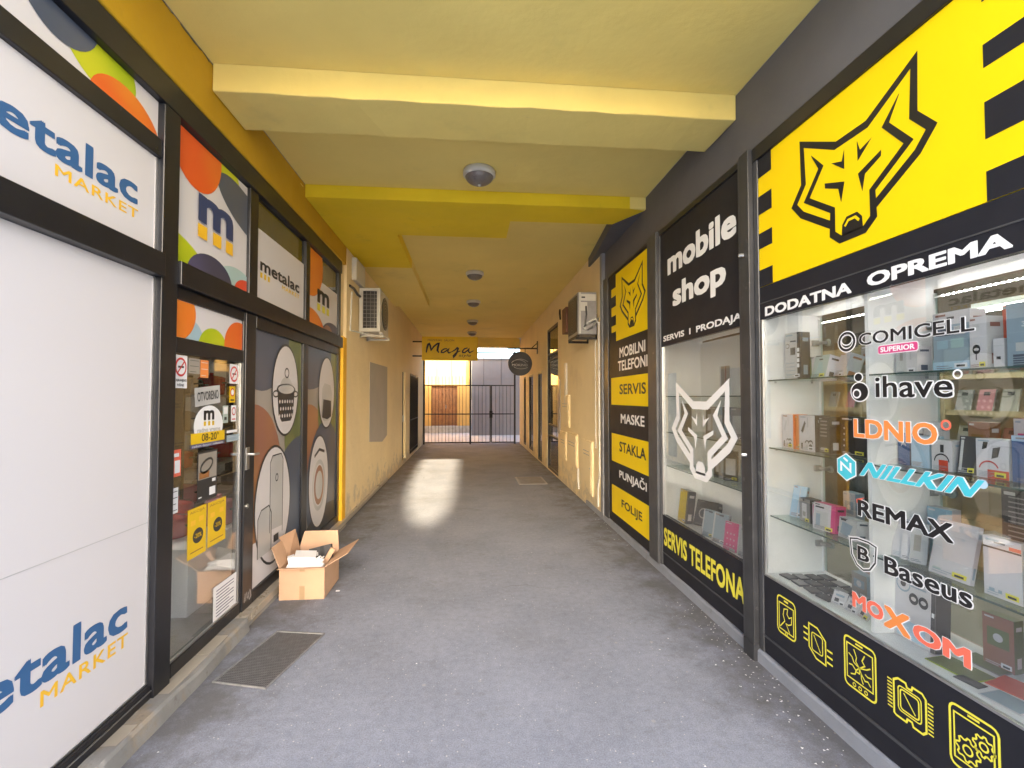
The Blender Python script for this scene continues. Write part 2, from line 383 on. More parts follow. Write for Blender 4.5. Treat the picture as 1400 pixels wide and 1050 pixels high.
def dup(root, loc, label=None):
    r = root.copy(); COL.objects.link(r); r.location = loc
    if label: r['label'] = label
    for ch in list(root.children):
        c = ch.copy(); COL.objects.link(c); c.parent = r
        for g in list(ch.children):
            d = g.copy(); COL.objects.link(d); d.parent = c
    return r

XL, XR = -1.62, 1.775            # glazing planes of the two shopfronts
ML = lambda u, v, d: (XL + d, u, v)       # left shopfront surface, u runs into the passage
MR = lambda u, v, d: (XR - d, u, v)       # right shopfront surface
CEILZ, ROOFZ, MOUTH, END = 3.64, 3.80, 1.20, 16.45

# ================================================================== SETTING
g = MB(); g.add([(-300, -300, 0), (300, -300, 0), (300, 300, 0), (-300, 300, 0)], [(0, 1, 2, 3)], ASPHALT); struct('ground', g)
g = MB(); g.add([(-40, -40, .004), (40, -40, .004), (40, .75, .004), (-40, .75, .004)], [(0, 1, 2, 3)], PAVE); struct('bounce_pavement', g)  # unseen pale paving added to bounce light up to the passage ceiling
g = MB(); g.add([(-6, 16.9, .004), (6, 16.9, .004), (6, 24, .004), (-6, 24, .004)], [(0, 1, 2, 3)], COURT); struct('courtyard_paving', g)
def kerb_mb(x0, x1, ys, top, m):
    k = MB(); vs = []
    for y in ys:
        j = random.uniform(-.012, .012); t = top + random.uniform(-.006, .006)
        if x0 < 0: vs += [(x0, y, 0), (x0, y, t), (x1 - .012 + j, y, t), (x1 + j, y, t - .014), (x1 + j * .5 + .008, y, 0)]
        else: vs += [(x1, y, 0), (x1, y, t), (x0 + .01 + j * .5, y, t), (x0 + j * .5, y, t - .012), (x0 - .006, y, 0)]
    n = len(ys); fs = [(i * 5 + a, i * 5 + a + 1, i * 5 + 6 + a, i * 5 + 5 + a) for i in range(n - 1) for a in range(4)]
    fs += [(0, 1, 2, 3, 4), tuple((n - 1) * 5 + a for a in range(5))[::-1]]
    return k.add(vs, fs, m)
struct('kerb', kerb_mb(-1.75, -1.50, [MOUTH + i * .16 for i in range(15)], .085, KERB))
struct('kerb', kerb_mb(-1.75, -1.535, [2.72 + i * .2 for i in range(18)], .06, KERB))
struct('kerb', kerb_mb(1.752, 1.95, [MOUTH + i * .2 for i in range(30)], .075, KERBB))
g = MB()
for i in range(8):
    for j in range(14): g.box(-6 + i * .56, -6 + i * .56 + .553, 1.3 + j * .56, 1.3 + j * .56 + .553, .03, .085, TILE)
g.box(-6, -1.76, 1.2, 9.2, .004, .078, GREYLAM)
struct('shop_floor', g)
g = MB(); g.box(1.96, 5.2, .9, 6.5, .004, .09, TILE); struct('shop_floor', g)

# ------------------------------------------------------------------ the passage building
B = thing('passage_building', 'building with yellow and cream painted covered passage between two shops', 'building', (0, 8, 0))
b = MB()
b.box(-1.568, 1.79, MOUTH, END - .25, CEILZ, ROOFZ, CEIL); part('ceiling', b, B)
b = MB(); b.box(-7, -1.568, MOUTH, END, CEILZ, ROOFZ, ROOF); b.box(1.79, 7, MOUTH, END, CEILZ, ROOFZ, ROOF); part('roof', b, B)
b = MB(); b.box(.12, 7, END - 3, END - .002, ROOFZ + .002, 5.4, COURTW); part('added_shade_storey', b, B)  # unseen block added only to keep sun off the grey courtyard wall
b = MB(); bx = [-1.565 + 3.353 * i / 24 for i in range(25)]; jv = [(random.uniform(-.004, .004), random.uniform(-.004, .004), random.uniform(-.005, .005), random.uniform(-.005, .005)) for _ in bx]
b.add([v for x, q in zip(bx, jv) for v in ((x, 2.98 + q[0] * .4, CEILZ - .002), (x, 2.98 + q[0], 3.47 + q[2]), (x, 3.41 + q[1], 3.47 + q[3]), (x, 3.41, CEILZ - .002))], [(i * 4 + a, i * 4 + a + 1, i * 4 + 5 + a, i * 4 + 4 + a) for i in range(24) for a in range(3)] + [(0, 3, 2, 1), (96, 97, 98, 99)], CEIL); part('ceiling_beam', b, B, 'cream ceiling beam crossing the passage near the camera', bevel=.009)
# dropped soffit round a long recess, yellow at its near end
b = MB()
b.prism([(-1.565, 4.62), (1.62, 4.62), (1.786, 4.66), (1.570, 5.06), (.44, 5.07), (.44, 5.62), (-.85, 5.62), (-.85, 7.05), (-1.565, 7.05)], lambda u, v, d: (u, v, d), 3.515, CEILZ - .002, YEL)
part('soffit', b, B, 'bright yellow dropped ceiling step with one end of its face left cream')
b = MB(); b.prism([(1.622, 4.62), (1.788, 4.62), (1.788, 4.658)], lambda u, v, d: (u, v, d), 3.515, CEILZ - .002, CEIL); b.box(-1.565, -.85, 7.05, 10.1, 3.515, CEILZ - .002, CEIL); part('soffit', b, B, 'cream dropped ceiling strip along the wall')
b = MB(); b.prism([(1.788, 4.664), (1.788, 6.75), (1.735, 6.75), (1.575, 5.062)], lambda u, v, d: (u, v, d), 3.513, CEILZ - .002, GREY); part('soffit', b, B, 'dark grey painted soffit strip above the phone shop')
b = MB(); b.box(-1.72, 1.74, END - .25, END, 3.32, ROOFZ - .001, CEIL); part('lintel', b, B)
b = MB(); b.box(-1.80, -1.568, MOUTH, 6.17, 3.29, CEILZ - .001, MUST); b.box(-1.80, -1.60, 6.0, 6.17, 2.35, 3.29, WALL); part('fascia', b, B, 'mustard yellow fascia above the white shopfront', bevel=.01)
b = MB(); MC = lambda u, v, d: (-1.568 + d, u, v)
for y0_, y1_, zz, ww in ((2.42, 2.62, 3.636, .008), (2.66, 2.97, 3.634, .014), (3.44, 3.52, 3.60, .008), (4.5, 4.6, 3.60, .012)):
    pts = []; yy = y0_
    while yy < y1_: pts.append((yy, zz - random.uniform(0, .016))); yy += random.uniform(.02, .05)
    b.stroke(pts, [random.uniform(.25, 1) * ww for _ in pts], MC, .0012, GRYD if zz > 3.63 else CEIL)
part('chipped_edge', b, B)
b = MB(); b.box(1.79, 2.0, MOUTH, 6.1, 3.155, CEILZ - .001, GREY); part('fascia', b, B, 'dark grey fascia above the phone shop', bevel=.006)
def wall_mb(x0, x1, y0, y1, z1, ops, m):
    """wall slab with openings (ya, yb, za, zb)"""
    w = MB(); ops = sorted(ops); y = y0
    for a, c, za, zb in ops:
        w.box(x0, x1, y, a, 0, z1, m)
        if za > .01: w.box(x0, x1, a, c, 0, za, m)
        w.box(x0, x1, a, c, zb, z1, m); y = c
    w.box(x0, x1, y, y1, 0, z1, m); return w
part('wall', wall_mb(-1.80, -1.568, 6.19, END, CEILZ - .003, [(11.3, 11.95, .10, 2.22), (12.7, 14.6, .08, 2.25)], WALL), B, 'cream rendered wall with a grey painted over patch')
part('wall', wall_mb(1.758, 2.0, 6.19, END, CEILZ - .003, [(9.26, 10.6, .02, 3.12), (11.36, 12.1, .02, 2.24), (12.95, 13.9, .1, 2.24), (14.63, 15.22, .1, 2.25)], WALL), B, 'cream rendered wall with tall dark glazed openings')
b = MB(); b.prism([(7.63, .90), (7.63, 2.16), (9.22, 2.18), (9.24, .88), (8.75, .80)], lambda u, v, d: (-1.568 + d, u, v), .0005, .004, WALLG); part('painted_patch', b, B)
b = MB(); b.box(-1.70, -1.556, 6.015, 6.185, .06, 2.36, AMBP := mat('amber_paint', (.78, .42, .012), .6, var=.06, vscale=3)); part('corner_post', b, B, 'bright yellow painted corner of the wall', bevel=.012)
b = MB(); b.box(1.745, 2.0, 6.085, 6.188, .0, CEILZ - .002, GREYL); part('corner_post', b, B, 'pale grey painted wall corner beside the sign column', bevel=.01)
b = MB(); b.box(-2.2, -1.66, 1.0, 1.14, 0, CEILZ - .002, MUST); part('corner_pillar', b, B)
b = MB(); b.box(1.80, 2.3, .74, .88, 0, CEILZ - .002, GREY); part('corner_pillar', b, B)
# rooms behind the shopfronts and behind the far wall
b = MB(); b.box(-6.2, -6.0, 1, 9.4, 0, CEILZ - .002, WLAM); b.box(-6, -1.80, 9.2, 9.4, 0, CEILZ - .002, GREYLAM); b.box(-6, -1.70, 1.14, 1.3, 0, CEILZ - .002, GREYLAM); b.box(-6, -1.81, 1.3, 9.2, 3.3, 3.36, WLAM)
part('shop_room', b, B)
b = MB(); b.box(5.0, 5.2, .88, 6.5, .09, CEILZ - .002, BROWNW); b.box(2.0, 5.0, 6.3, 6.5, .09, CEILZ - .002, BROWNW); b.box(2.3, 5.0, .7, .88, .0, CEILZ - .002, BROWNW); b.box(2.01, 5.0, .88, 6.3, 3.0, 3.05, WLAM)
part('shop_room', b, B)
b = MB(); b.box(-4, -3.8, 9.45, END, 0, CEILZ - .01, GREYLAM); b.box(3.8, 4, 6.6, END, 0, CEILZ - .01, GREYLAM); b.box(2.01, 3.8, END - .2, END, 0, CEILZ - .01, COURTW); b.box(-3.8, -1.81, END - .2, END, 0, CEILZ - .01, COURTW)
b.box(2.01, 3.8, 6.7, END - .21, .0, .02, GREYLAM); part('back_room', b, B)

# far openings: left door, left barred window, right glazed openings
d = thing('passage_door', 'narrow dark door set in the cream wall beyond the grey patch', 'door', (-1.66, 11.6, .1))
b = MB(); b.box(-1.68, -1.63, 11.30, 11.95, .10, 2.22, IRON); part('door_leaf', b, d)
b = MB(); b.box(-1.63, -1.60, 11.34, 11.91, .15, .16, DGRY); b.box(-1.63, -1.60, 11.8, 11.83, 1.0, 1.16, STEEL); part('handle', b, d)
d = thing('barred_window', 'tall dark window behind vertical bars on the left just before the gate', 'window', (-1.62, 13.6, .08))
b = MB(); b.box(-1.74, -1.72, 12.7, 14.6, .95, 2.25, GLASSD); part('pane', b, d)
b = MB(); b.box(-1.75, -1.70, 12.7, 14.6, .08, .95, BEIGP); part('lower_panel', b, d)
b = MB()
for i in range(14): b.tube([(-1.555, 12.74 + i * .14, .10), (-1.555, 12.74 + i * .14, 2.22)], .011, IRON, 6)
for z in (.2, 1.0, 2.2): b.box(-1.565, -1.545, 12.7, 14.6, z - .012, z + .012, IRON)
part('bars', b, d)
def tall_window(y0, y1, z0, z1, lab, mull=()):
    w = thing('tall_window', lab, 'window', (1.80, (y0 + y1) / 2, z0), 'tall glazed openings in the right wall')
    q = MB(); q.box(1.80, 1.806, y0 + .04, y1 - .04, z0 + .04, z1 - .04, GLASSD); part('pane', q, w)
    q = MB()
    for a, c, e, f in ((y0, y0 + .045, z0, z1), (y1 - .045, y1, z0, z1), (y0 + .045, y1 - .045, z0, z0 + .05), (y0 + .045, y1 - .045, z1 - .05, z1)): q.box(1.77, 1.83, a, c, e, f, IRON)
    for z in mull: q.box(1.772, 1.828, y0 + .045, y1 - .045, z - .02, z + .02, IRON)
    part('frame', q, w, bevel=.004)
tall_window(9.26, 10.6, .02, 3.12, 'tallest black framed glass opening on the right, reaching almost to the ceiling', (2.55, 2.42, .75, 1.0))
tall_window(11.36, 12.1, .02, 2.24, 'dark glass door height opening next beyond the tallest black framed one')
tall_window(12.95, 13.9, .1, 2.24, 'middle dark narrow opening between the glass door height one and the gate')
tall_window(14.63, 15.22, .1, 2.25, 'farthest dark narrow opening on the right, nearest to the gate')

# ------------------------------------------------------------------ courtyard beyond the gate
h = thing('courtyard_house', 'sunlit cream house with brown door at the far end of the courtyard', 'house', (-2, 21.6, 0))
b = MB(); b.box(-5, -1.75, 21.5, 22.5, .32, 7, COURTW); b.box(-1.75, -.48, 21.5, 22.5, 2.16, 7, COURTW); b.box(-.48, .1, 21.5, 22.5, .32, 7, COURTW); part('wall', b, h)
b = MB(); b.box(-5, .1, 21.42, 21.5, 0, .32, PLINTH)
for i in range(16): b.box(-4.9 + i * .31, -4.62 + i * .31, 21.40, 21.42, .02 + .15 * (i % 2), .14 + .15 * (i % 2), PLINTH)
part('plinth', b, h)
b = MB(); b.box(-1.70, -.53, 21.6, 21.66, .32, 2.1, WOOD)
for i in range(5): b.box(-1.62 + i * .22, -1.47 + i * .22, 21.585, 21.6, .45, 1.98, WOOD)
dd = part('door', b, h); b = MB(); b.tube([(-1.05, 21.56, 1.1), (-1.05, 21.56, 1.25)], .02, STEEL); part('handle', b, dd)
b = MB(); b.box(-1.75, -1.70, 21.48, 21.66, .32, 2.16, COURTW); b.box(-.53, -.48, 21.48, 21.66, .32, 2.16, COURTW); b.box(-1.70, -.53, 21.48, 21.66, 2.1, 2.16, WOOD); part('door_frame', b, h)
w = thing('panel_wall', 'grey panelled courtyard wall behind the right half of the gate', 'wall', (2.5, 20.1, 0))
b = MB(); b.box(.1, 6, 20, 20.2, 0, 3.2, PANW); part('wall', b, w)
b = MB()
for i in range(14): b.box(.1 + i * .42, .115 + i * .42, 19.985, 20, .0, 3.2, GREYL)
for z in (.8, 1.55, 2.4): b.box(.1, 6, 19.988, 20, z, z + .012, GREYL)
part('battens', b, w)
b = MB(); b.box(.05, 6, 19.95, 20.25, 3.2, 3.26, GREYL); part('coping', b, w)
b = MB(); b.box(-5, -2.4, 19.0, 19.15, 0, 2.6, COURTW); b.box(-2.4, -2.25, 16.5, 21.4, 0, 2.3, COURTW); solo('courtyard_side_wall', b, 'pale rendered side wall of the courtyard left of the gate', 'wall')

# ------------------------------------------------------------------ unseen houses added behind camera to shade the passage; slit shapes sun patch
def added_shade_house(name_label, x0, x1, z1, y0=-31, y1=-24, win=True):
    t = thing('added_shade_house', name_label, 'house', ((x0 + x1) / 2, (y0 + y1) / 2, 0), 'unseen houses added for shade')
    q = MB(); q.box(x0, x1, y0, y1, 0, z1, WALLB); part('wall', q, t)
    q = MB(); q.box(x0 - .0, x1 + .0, y0, y1, z1, z1 + .25, ROOF); part('roof', q, t)
    if win:
        n = int((x1 - x0) / 2.4)
        for f in range(int(z1 // 3.2)):
            for i in range(n):
                cx = x0 + (i + .5) * (x1 - x0) / n; z = 1.0 + f * 3.2
                q = MB(); q.box(cx - .55, cx + .55, y1 + .001, y1 + .04, z, z + 1.6, WHT); wf = part('window', q, t)
                q = MB(); q.box(cx - .48, cx + .48, y1 + .04, y1 + .05, z + .07, z + 1.53, GLASSD); part('pane', q, wf)
    return t
WALLB = mat('pale_added_house_render', (.62, .60, .55), .85, var=.06)
added_shade_house('pale narrow house added unseen behind the camera for shade, left side', -3.3, -.10, 11.75)
added_shade_house('pale narrow house added unseen behind the camera for shade, right side', .84, 4.0, 11.75)
t = thing('sun_slit_block', 'notched block added in the slit between the two houses to round the sun patch', 'sun_slit_block', (.36, -27, 0))  # unseen notched block added to shape the near end of the sun patch
b = MB(); b.prism([(-.095, 0), (.835, 0), (.835, 11.5), (.76, 10.7), (.60, 10.25), (.37, 10.08), (.14, 10.25), (-.02, 10.7), (-.095, 11.5)], lambda u, v, d: (u, d, v), -29, -25, WALLB); part('wall', b, t)

# ================================================================== LEFT SHOPFRONT
F = thing('shopfront', 'black aluminium frame of the white houseware shopfront on the left', 'shopfront', (XL, 3.5, .07))
def bars(nm, lst, par, m=BLK, bevel=.004):
    for (x0, x1, y0, y1, z0, z1) in lst:
        q = MB(); q.box(x0, x1, y0, y1, z0, z1, m); part(nm, q, par, bevel=bevel)
x0, x1 = XL - .05, XL + .028
bars('post', [(x0, x1 + .012, 2.575, 2.708, .075, 3.135), (x0, x1, 1.145, 1.29, .075, 3.135), (x0, x1, 3.568, 3.702, 2.35, 3.135), (x0, x1, 3.535, 3.69, .065, 2.21), (x0, x1, 4.757, 4.874, 2.35, 3.135), (x0, x1, 4.705, 4.85, .17, 2.12), (x0, x1, 5.93, 6.012, .065, 3.135)], F)
bars('rail', [(x0, x1 + .014, 1.145, 6.012, 3.138, 3.288), (x0, x1 + .03, 2.71, 6.17, 2.215, 2.345), (x0, x1 + .03, 1.292, 2.573, 2.222, 2.343), (x0, x1, 1.292, 2.573, 2.842, 2.938), (x0, x1, 3.70, 5.93, 2.12, 2.213), (x0, x1, 1.292, 2.573, .075, .155), (x0, x1, 3.692, 5.93, .065, .165)], F)
b = MB(); b.box(x1 + .001, x1 + .006, 1.3, 2.57, .125, .13, STEEL); b.box(XL - .012, XL + .010, 2.560, 2.574, .158, 2.22, STEEL); b.box(XL - .012, XL + .010, 2.560, 2.574, 2.345, 2.84, STEEL); b.box(XL - .012, XL + .010, 1.292, 2.56, .156, .165, STEEL); part('glazing_bead', b, F)
DP = .006                                               # printed face of a panel
def panel(name, label, cat, y0, y1, z0, z1, m, group='printed panels of the white shopfront', back=.014):
    q = MB(); q.box(XL - back, XL + DP - .001, y0, y1, z0, z1, m)
    return solo(name, q, label, cat, group)
def blob(mb, c, R_, k, m):
    """printed blob clipped to the panel: c=(u,v,ru,rv,rot), R_=panel rectangle, k=layer"""
    p = clip(ell(*c), *R_)
    if p: mb.poly(p, ML, DP + k * .0007, m)
def art(par, name, layers, R_):
    q = MB()
    for k, (m, *c) in enumerate(layers): blob(q, c[0] if len(c) == 1 else c, R_, k, m)
    return part(name, q, par)
def mlogo(mb, u0, u1, v0, v1, w0, w1, k, m1=NAVY, m2=AMB):
    mb.text('m', u0, u1, v0, v1, ML, DP + k * .0007, m1, off=.035)
    s = (u1 - u0)
    for a, c in ((0, .24), (.40, .64), (.78, 1.0)): mb.rect(u0 + s * a, u0 + s * c, w0, w1, ML, DP + k * .0007, m2)

r = (1.292, 2.573, 2.94, 3.136)
p = panel('balloon_panel', 'printed panel of blue, lime and orange blobs at the top left edge of the photo', 'sign', *r, WVIN)
art(p, 'artwork', [(LIME, 2.19, 3.10, .22, .15, -12), (ORG, 2.36, 2.90, .235, .16, -8), (SLATE, 1.975, 3.20, .20, .19, 0), (REDP, 1.45, 2.95, .16, .12, 0)], r)
r = (1.292, 2.573, 2.345, 2.84)
p = panel('sign_panel', 'white sign with blue lettering over amber MARKET, above the blank white window', 'sign', *r, WVIN)
b = MB(); b.text('metalac', 1.50, 2.435, 2.535, 2.675, ML, DP, BLUE, off=.026, sp=1.03); b.text('MARKET', 1.975, 2.44, 2.468, 2.515, ML, DP, AMB, off=.012, sp=1.1)
for a, c in ((1.503, 1.545), (1.572, 1.614), (1.64, 1.682)): b.rect(a, c, 2.468, 2.525, ML, DP, AMB)
part('lettering', b, p)
r = (1.292, 2.573, .157, 2.22)
p = panel('window_panel', 'large blank white window panel with a seam and a low logo at its foot', 'window', *r, WVIN)
b = MB(); b.text('metalac', 1.51, 2.43, .505, .665, ML, DP, BLUE, off=.026, sp=1.03); b.text('MARKET', 1.975, 2.435, .425, .485, ML, DP, AMB, off=.012, sp=1.1)
for a, c in ((1.513, 1.553), (1.58, 1.62), (1.648, 1.688)): b.rect(a, c, .425, .49, ML, DP, AMB)
part('lettering', b, p)
b = MB(); b.box(XL + DP - .0005, XL + DP + .0005, 1.292, 2.558, .968, .971, GRYP); part('seam', b, p)

r = (2.712, 3.566, 2.352, 3.126)
p = panel('logo_panel', 'white panel with a navy m over amber bars and coloured blobs, above the glass door', 'sign', *r, WVIN)
art(p, 'artwork', [(LIME, 3.30, 3.06, .14, .12, 0), (SLATE, 3.56, 2.92, .42, .14, -14), (ORG, 2.93, 3.10, .27, .27, -25), (LIME, 2.74, 2.36, .36, .155, -12), (TEAL, 3.42, 2.41, .22, .085, 0), (PURP, 3.10, 2.33, .26, .155, 0), (REDP, 3.56, 2.35, .17, .09, 0)], r)
b = MB(); mlogo(b, 2.935, 3.35, 2.655, 2.825, 2.56, 2.64, 12); part('emblem', b, p)
r = (3.706, 4.753, 2.325, 3.13)
p = panel('sign_panel', 'smaller white sign with dark lettering, its top third clear dark glass', 'sign', *r, GLASSD)
b = MB(); b.rect(3.706, 4.753, 2.325, 2.90, ML, DP, WVIN); part('white_film', b, p)
b = MB(); b.text('metalac', 3.79, 4.635, 2.585, 2.69, ML, DP + .001, BLKL, off=.026, sp=1.03); b.text('MARKET', 4.22, 4.635, 2.535, 2.572, ML, DP + .001, PAPY, off=.012, sp=1.1)
for a, c in ((3.792, 3.832), (3.862, 3.902), (3.93, 3.97)): b.rect(a, c, 2.53, 2.572, ML, DP + .001, PAPY)
part('lettering', b, p)
r = (4.878, 5.926, 2.33, 3.13)
p = panel('logo_panel', 'panel with a black m between dark glass and orange blobs, last before the wall', 'sign', *r, GLASSD)
b = MB(); b.rect(4.878, 5.926, 2.33, 2.86, ML, DP, WVIN); part('white_film', b, p)
q = MB()
for k, c in enumerate([(ORG, 4.95, 3.0, .40, .36, 0), (PURP, 5.72, 2.30, .40, .17, 0), (ORG, 5.05, 2.27, .42, .24, -10), (TERR, 5.55, 2.28, .2, .14, 0)]):
    pp = clip(ell(*c[1:]), *r); q.poly(pp, ML, DP + .001 + k * .0007, c[0])
part('artwork', q, p)
b = MB(); mlogo(b, 5.16, 5.585, 2.62, 2.765, 2.53, 2.605, 6, BLKL, PALY); part('emblem', b, p)

# glass door with its stickers
D = thing('glass_door', 'black framed glass shop door covered in stickers and yellow posters', 'door', (XL, 3.12, .07))
b = MB()
for bb in ((2.711, 2.742, .068, 2.21), (3.516, 3.533, .068, 2.21)): b.box(XL - .03, XL + .02, bb[0], bb[1], bb[2], bb[3], BLK)
for z0, z1 in ((.068, .158), (1.846, 1.934), (2.146, 2.212)): b.box(XL - .03, XL + .02, 2.742, 3.516, z0, z1, BLK)
part('frame', b, D, bevel=.004)
b = MB(); b.box(XL - .004, XL + .002, 2.742, 3.516, .158, 1.846, GLASS); part('pane', b, D)
b = MB()
for bb in ((2.742, 2.748, .158, 1.846), (3.502, 3.516, .158, 1.846)): b.box(XL + .002, XL + .012, bb[0], bb[1], bb[2], bb[3], STEEL)
b.box(XL + .002, XL + .012, 2.748, 3.502, .158, .172, STEEL); part('glazing_bead', b, D)
b = MB(); b.box(XL + .02, XL + .034, 3.555, 3.60, 1.08, 1.24, STEEL); b.tube([(XL + .03, 3.578, 1.19), (XL + .07, 3.578, 1.19), (XL + .07, 3.66, 1.185)], .01, STEEL, 8); part('handle', b, D)
b = MB(); b.lathe([(.016, 0), (.016, .02), (.006, .022)], (XL + .02, 3.575, .82), STEEL, 14, 'x'); part('lock', b, D)
b = MB(); b.rect(2.745, 3.522, 1.937, 2.143, ML, .006, WVIN); b.box(XL - .01, XL + .004, 2.742, 3.516, 1.934, 2.146, WVIN); tp = part('transom_panel', b, D)
q = MB(); r = (2.745, 3.522, 1.937, 2.143)
for k, c in enumerate([(SKYB, 2.90, 1.92, .13, .13, 0), (LIME, 3.14, 1.90, .17, .135, 0), (ORG, 2.77, 2.06, .175, .14, 20), (ORG, 3.47, 1.95, .20, .175, 0)]):
    q.poly(clip(ell(*c[1:]), *r), ML, .0066 + .0007 * k, c[0])
part('artwork', q, tp)
q = MB(); q.stroke([(3.56, .14), (3.575, .2), (3.585, .14), (3.60, .2), (3.61, .15), (3.625, .19), (3.63, .14), (3.65, .2), (3.665, .15), (3.64, .13)], .006, ML, .0295, WHT); part('scribble', q, D)
def sticker(nm, u0, u1, v0, v1, m, draw=None, lab=None, tilt=0.0):
    q = MB(); cu, cv = (u0 + u1) / 2, (v0 + v1) / 2
    T = lambda u, v, d: (XL + d, cu + (u - cu) * cos(tilt) - (v - cv) * sin(tilt), cv + (u - cu) * sin(tilt) + (v - cv) * cos(tilt))
    q.rect(u0, u1, v0, v1, T, .004, m)
    if draw: draw(q, T, u0, u1, v0, v1)
    return part(nm, q, D, lab)
def nosmoke(txt):
    def f(q, T, a, c, e, g_):
        w = c - a; cv = g_ - w * .55
        q.disc((a + c) / 2, cv, w * .44, w * .44, T, .0046, REDS, 24); q.disc((a + c) / 2, cv, w * .34, w * .34, T, .0052, PAPER, 24)
        q.rect(a + w * .28, a + w * .72, cv - w * .04, cv + w * .05, T, .0056, BLKL); q.stroke([(a + w * .26, cv - w * .26), (c - w * .26, cv + w * .26)], w * .08, T, .006, REDS)
        if txt:
            q.text('ZABRANJENO', a + .006, c - .006, e + .032, e + .052, T, .0046, BLKL, .01); q.text('PU\u0160ENJE', a + .03, c - .03, e + .006, e + .028, T, .0046, BLKL, .01)
    return f
def lines(m, n, top=.85):
    def f(q, T, a, c, e, g_):
        for i in range(n):
            v = e + (g_ - e) * (top - (top - .12) * i / max(1, n - 1)); q.rect(a + (c - a) * .12, c - (c - a) * (.12 + .2 * (i % 3 == 2)), v - (g_ - e) * .012, v + (g_ - e) * .016, T, .0046, m)
    return f
sticker('no_smoking_sticker', 2.75, 2.872, 1.652, 1.838, PAPER, nosmoke(True))
sticker('no_smoking_sticker', 3.355, 3.478, 1.695, 1.828, PAPER, nosmoke(False))
sticker('warning_sticker', 3.357, 3.437, 1.565, 1.675, PAPY, lambda q, T, a, c, e, g_: (q.disc((a + c) / 2, e + .07, .028, .028, T, .0046, REDS), q.disc((a + c) / 2, e + .07, .02, .02, T, .0052, PAPER), q.rect(a + .015, c - .015, e + .012, e + .022, T, .0046, BLKL)))
sticker('warning_sticker', 3.385, 3.455, 1.435, 1.545, PAPER, lambda q, T, a, c, e, g_: (q.disc((a + c) / 2, e + .07, .028, .028, T, .0046, REDS), q.disc((a + c) / 2, e + .07, .02, .02, T, .0052, PAPER), q.rect(a + .012, c - .012, e + .012, e + .02, T, .0046, REDS)))
sticker('warning_sticker', 3.275, 3.345, 1.43, 1.545, SAGE, lambda q, T, a, c, e, g_: (q.rect(a + .01, c - .01, e + .06, g_ - .01, T, .0046, PAPER), q.rect(a + .02, c - .02, e + .02, e + .04, T, .0046, GRYD)))
sticker('card_sticker', 2.885, 3.0, 1.74, 1.83, BEIGP, lines(BLKL, 3)); sticker('card_sticker', 3.005, 3.095, 1.72, 1.828, OREN, lines(PAPER, 3))
sticker('open_sign', 2.953, 3.237, 1.555, 1.668, GRYP, lambda q, T, a, c, e, g_: q.text('OTVORENO', a + .025, c - .02, e + .028, g_ - .028, T, .0046, BLKL, .012), tilt=.09)
q = MB(); q.disc(3.113, 1.425, .165, .125, ML, .004, PAPER); q.text('m', 3.05, 3.17, 1.46, 1.52, ML, .0046, BLKL, .035)
for a in (3.052, 3.10, 3.146): q.rect(a, a + .025, 1.425, 1.452, ML, .0046, PAPY)
q.text('radno vreme', 2.985, 3.245, 1.388, 1.415, ML, .0046, GRYP, .02); q.rect(2.918, 3.30, 1.322, 1.398 - .012, ML, .0054, PAPY); q.text('08-20', 3.03, 3.20, 1.333, 1.378, ML, .006, BLKL, .01); q.text('h', 3.207, 3.225, 1.362, 1.382, ML, .006, BLKL, .02)
q.rect(2.918, 3.30, 1.298, 1.321, ML, .0054, PURP); q.text('radnim danom i subotom', 2.935, 3.28, 1.302, 1.316, ML, .006, PAPER)
part('opening_hours_sticker', q, D)
sticker('sticker', 3.33, 3.50, 1.30, 1.345, STEELB, lines(PAPER, 2, .7)); sticker('sticker', 3.33, 3.47, 1.36, 1.378, PAPER)
sticker('poster', 2.993, 3.218, .97, 1.27, GRYD, lambda q, T, a, c, e, g_: (q.rect(a + .01, c - .01, g_ - .17, g_ - .012, T, .0046, BEIGP), q.stroke(ell(a + .1, g_ - .09, .07, .035, 20, 16), .014, T, .0052, GRYD, True), q.rect(a + .02, a + .13, g_ - .165, g_ - .125, T, .0052, WOOD), q.rect(c - .09, c - .02, e + .02, e + .07, T, .0046, PAPER), q.rect(c - .06, c - .02, e + .10, e + .12, T, .0046, PAPER), q.rect(a + .015, a + .05, e + .02, e + .028, T, .0046, PAPER)), 'black and brown product poster')
def ysale(q, T, a, c, e, g_):
    q.disc((a + c) / 2 + .01, e + .12, .055, .045, T, .0046, GRYD); q.text('-20%', (a + c) / 2 - .03, (a + c) / 2 + .045, e + .108, e + .135, T, .0052, PAPY, .01)
    q.text('AKCIJA', a + .02, c - .02, g_ - .035, g_ - .015, T, .0046, WOOD); q.rect(a + .03, a + .08, g_ - .10, g_ - .07, T, .0046, AMB); q.rect(c - .08, c - .03, g_ - .09, g_ - .06, T, .0046, AMB); q.rect(a + .03, c - .03, e + .03, e + .036, T, .0046, WOOD)
sticker('sale_poster', 2.905, 3.10, .655, .945, PAPY, ysale, 'yellow sale poster'); sticker('sale_poster', 3.117, 3.335, .662, .942, PAPY, ysale, 'yellow sale poster')
sticker('notice', 3.197, 3.495, .165, .385, PAPER, lines(PURP, 9))
sticker('card_sticker', 2.752, 2.83, 1.16, 1.31, CORAL, lambda q, T, a, c, e, g_: (q.rect(a + .02, c - .01, e + .02, e + .09, T, .0046, PAPER), q.rect(a + .01, c - .02, g_ - .04, g_ - .02, T, .0046, PAPER)))
sticker('card_sticker', 2.752, 2.81, .96, 1.10, PAPER, lines(BLKL, 4))

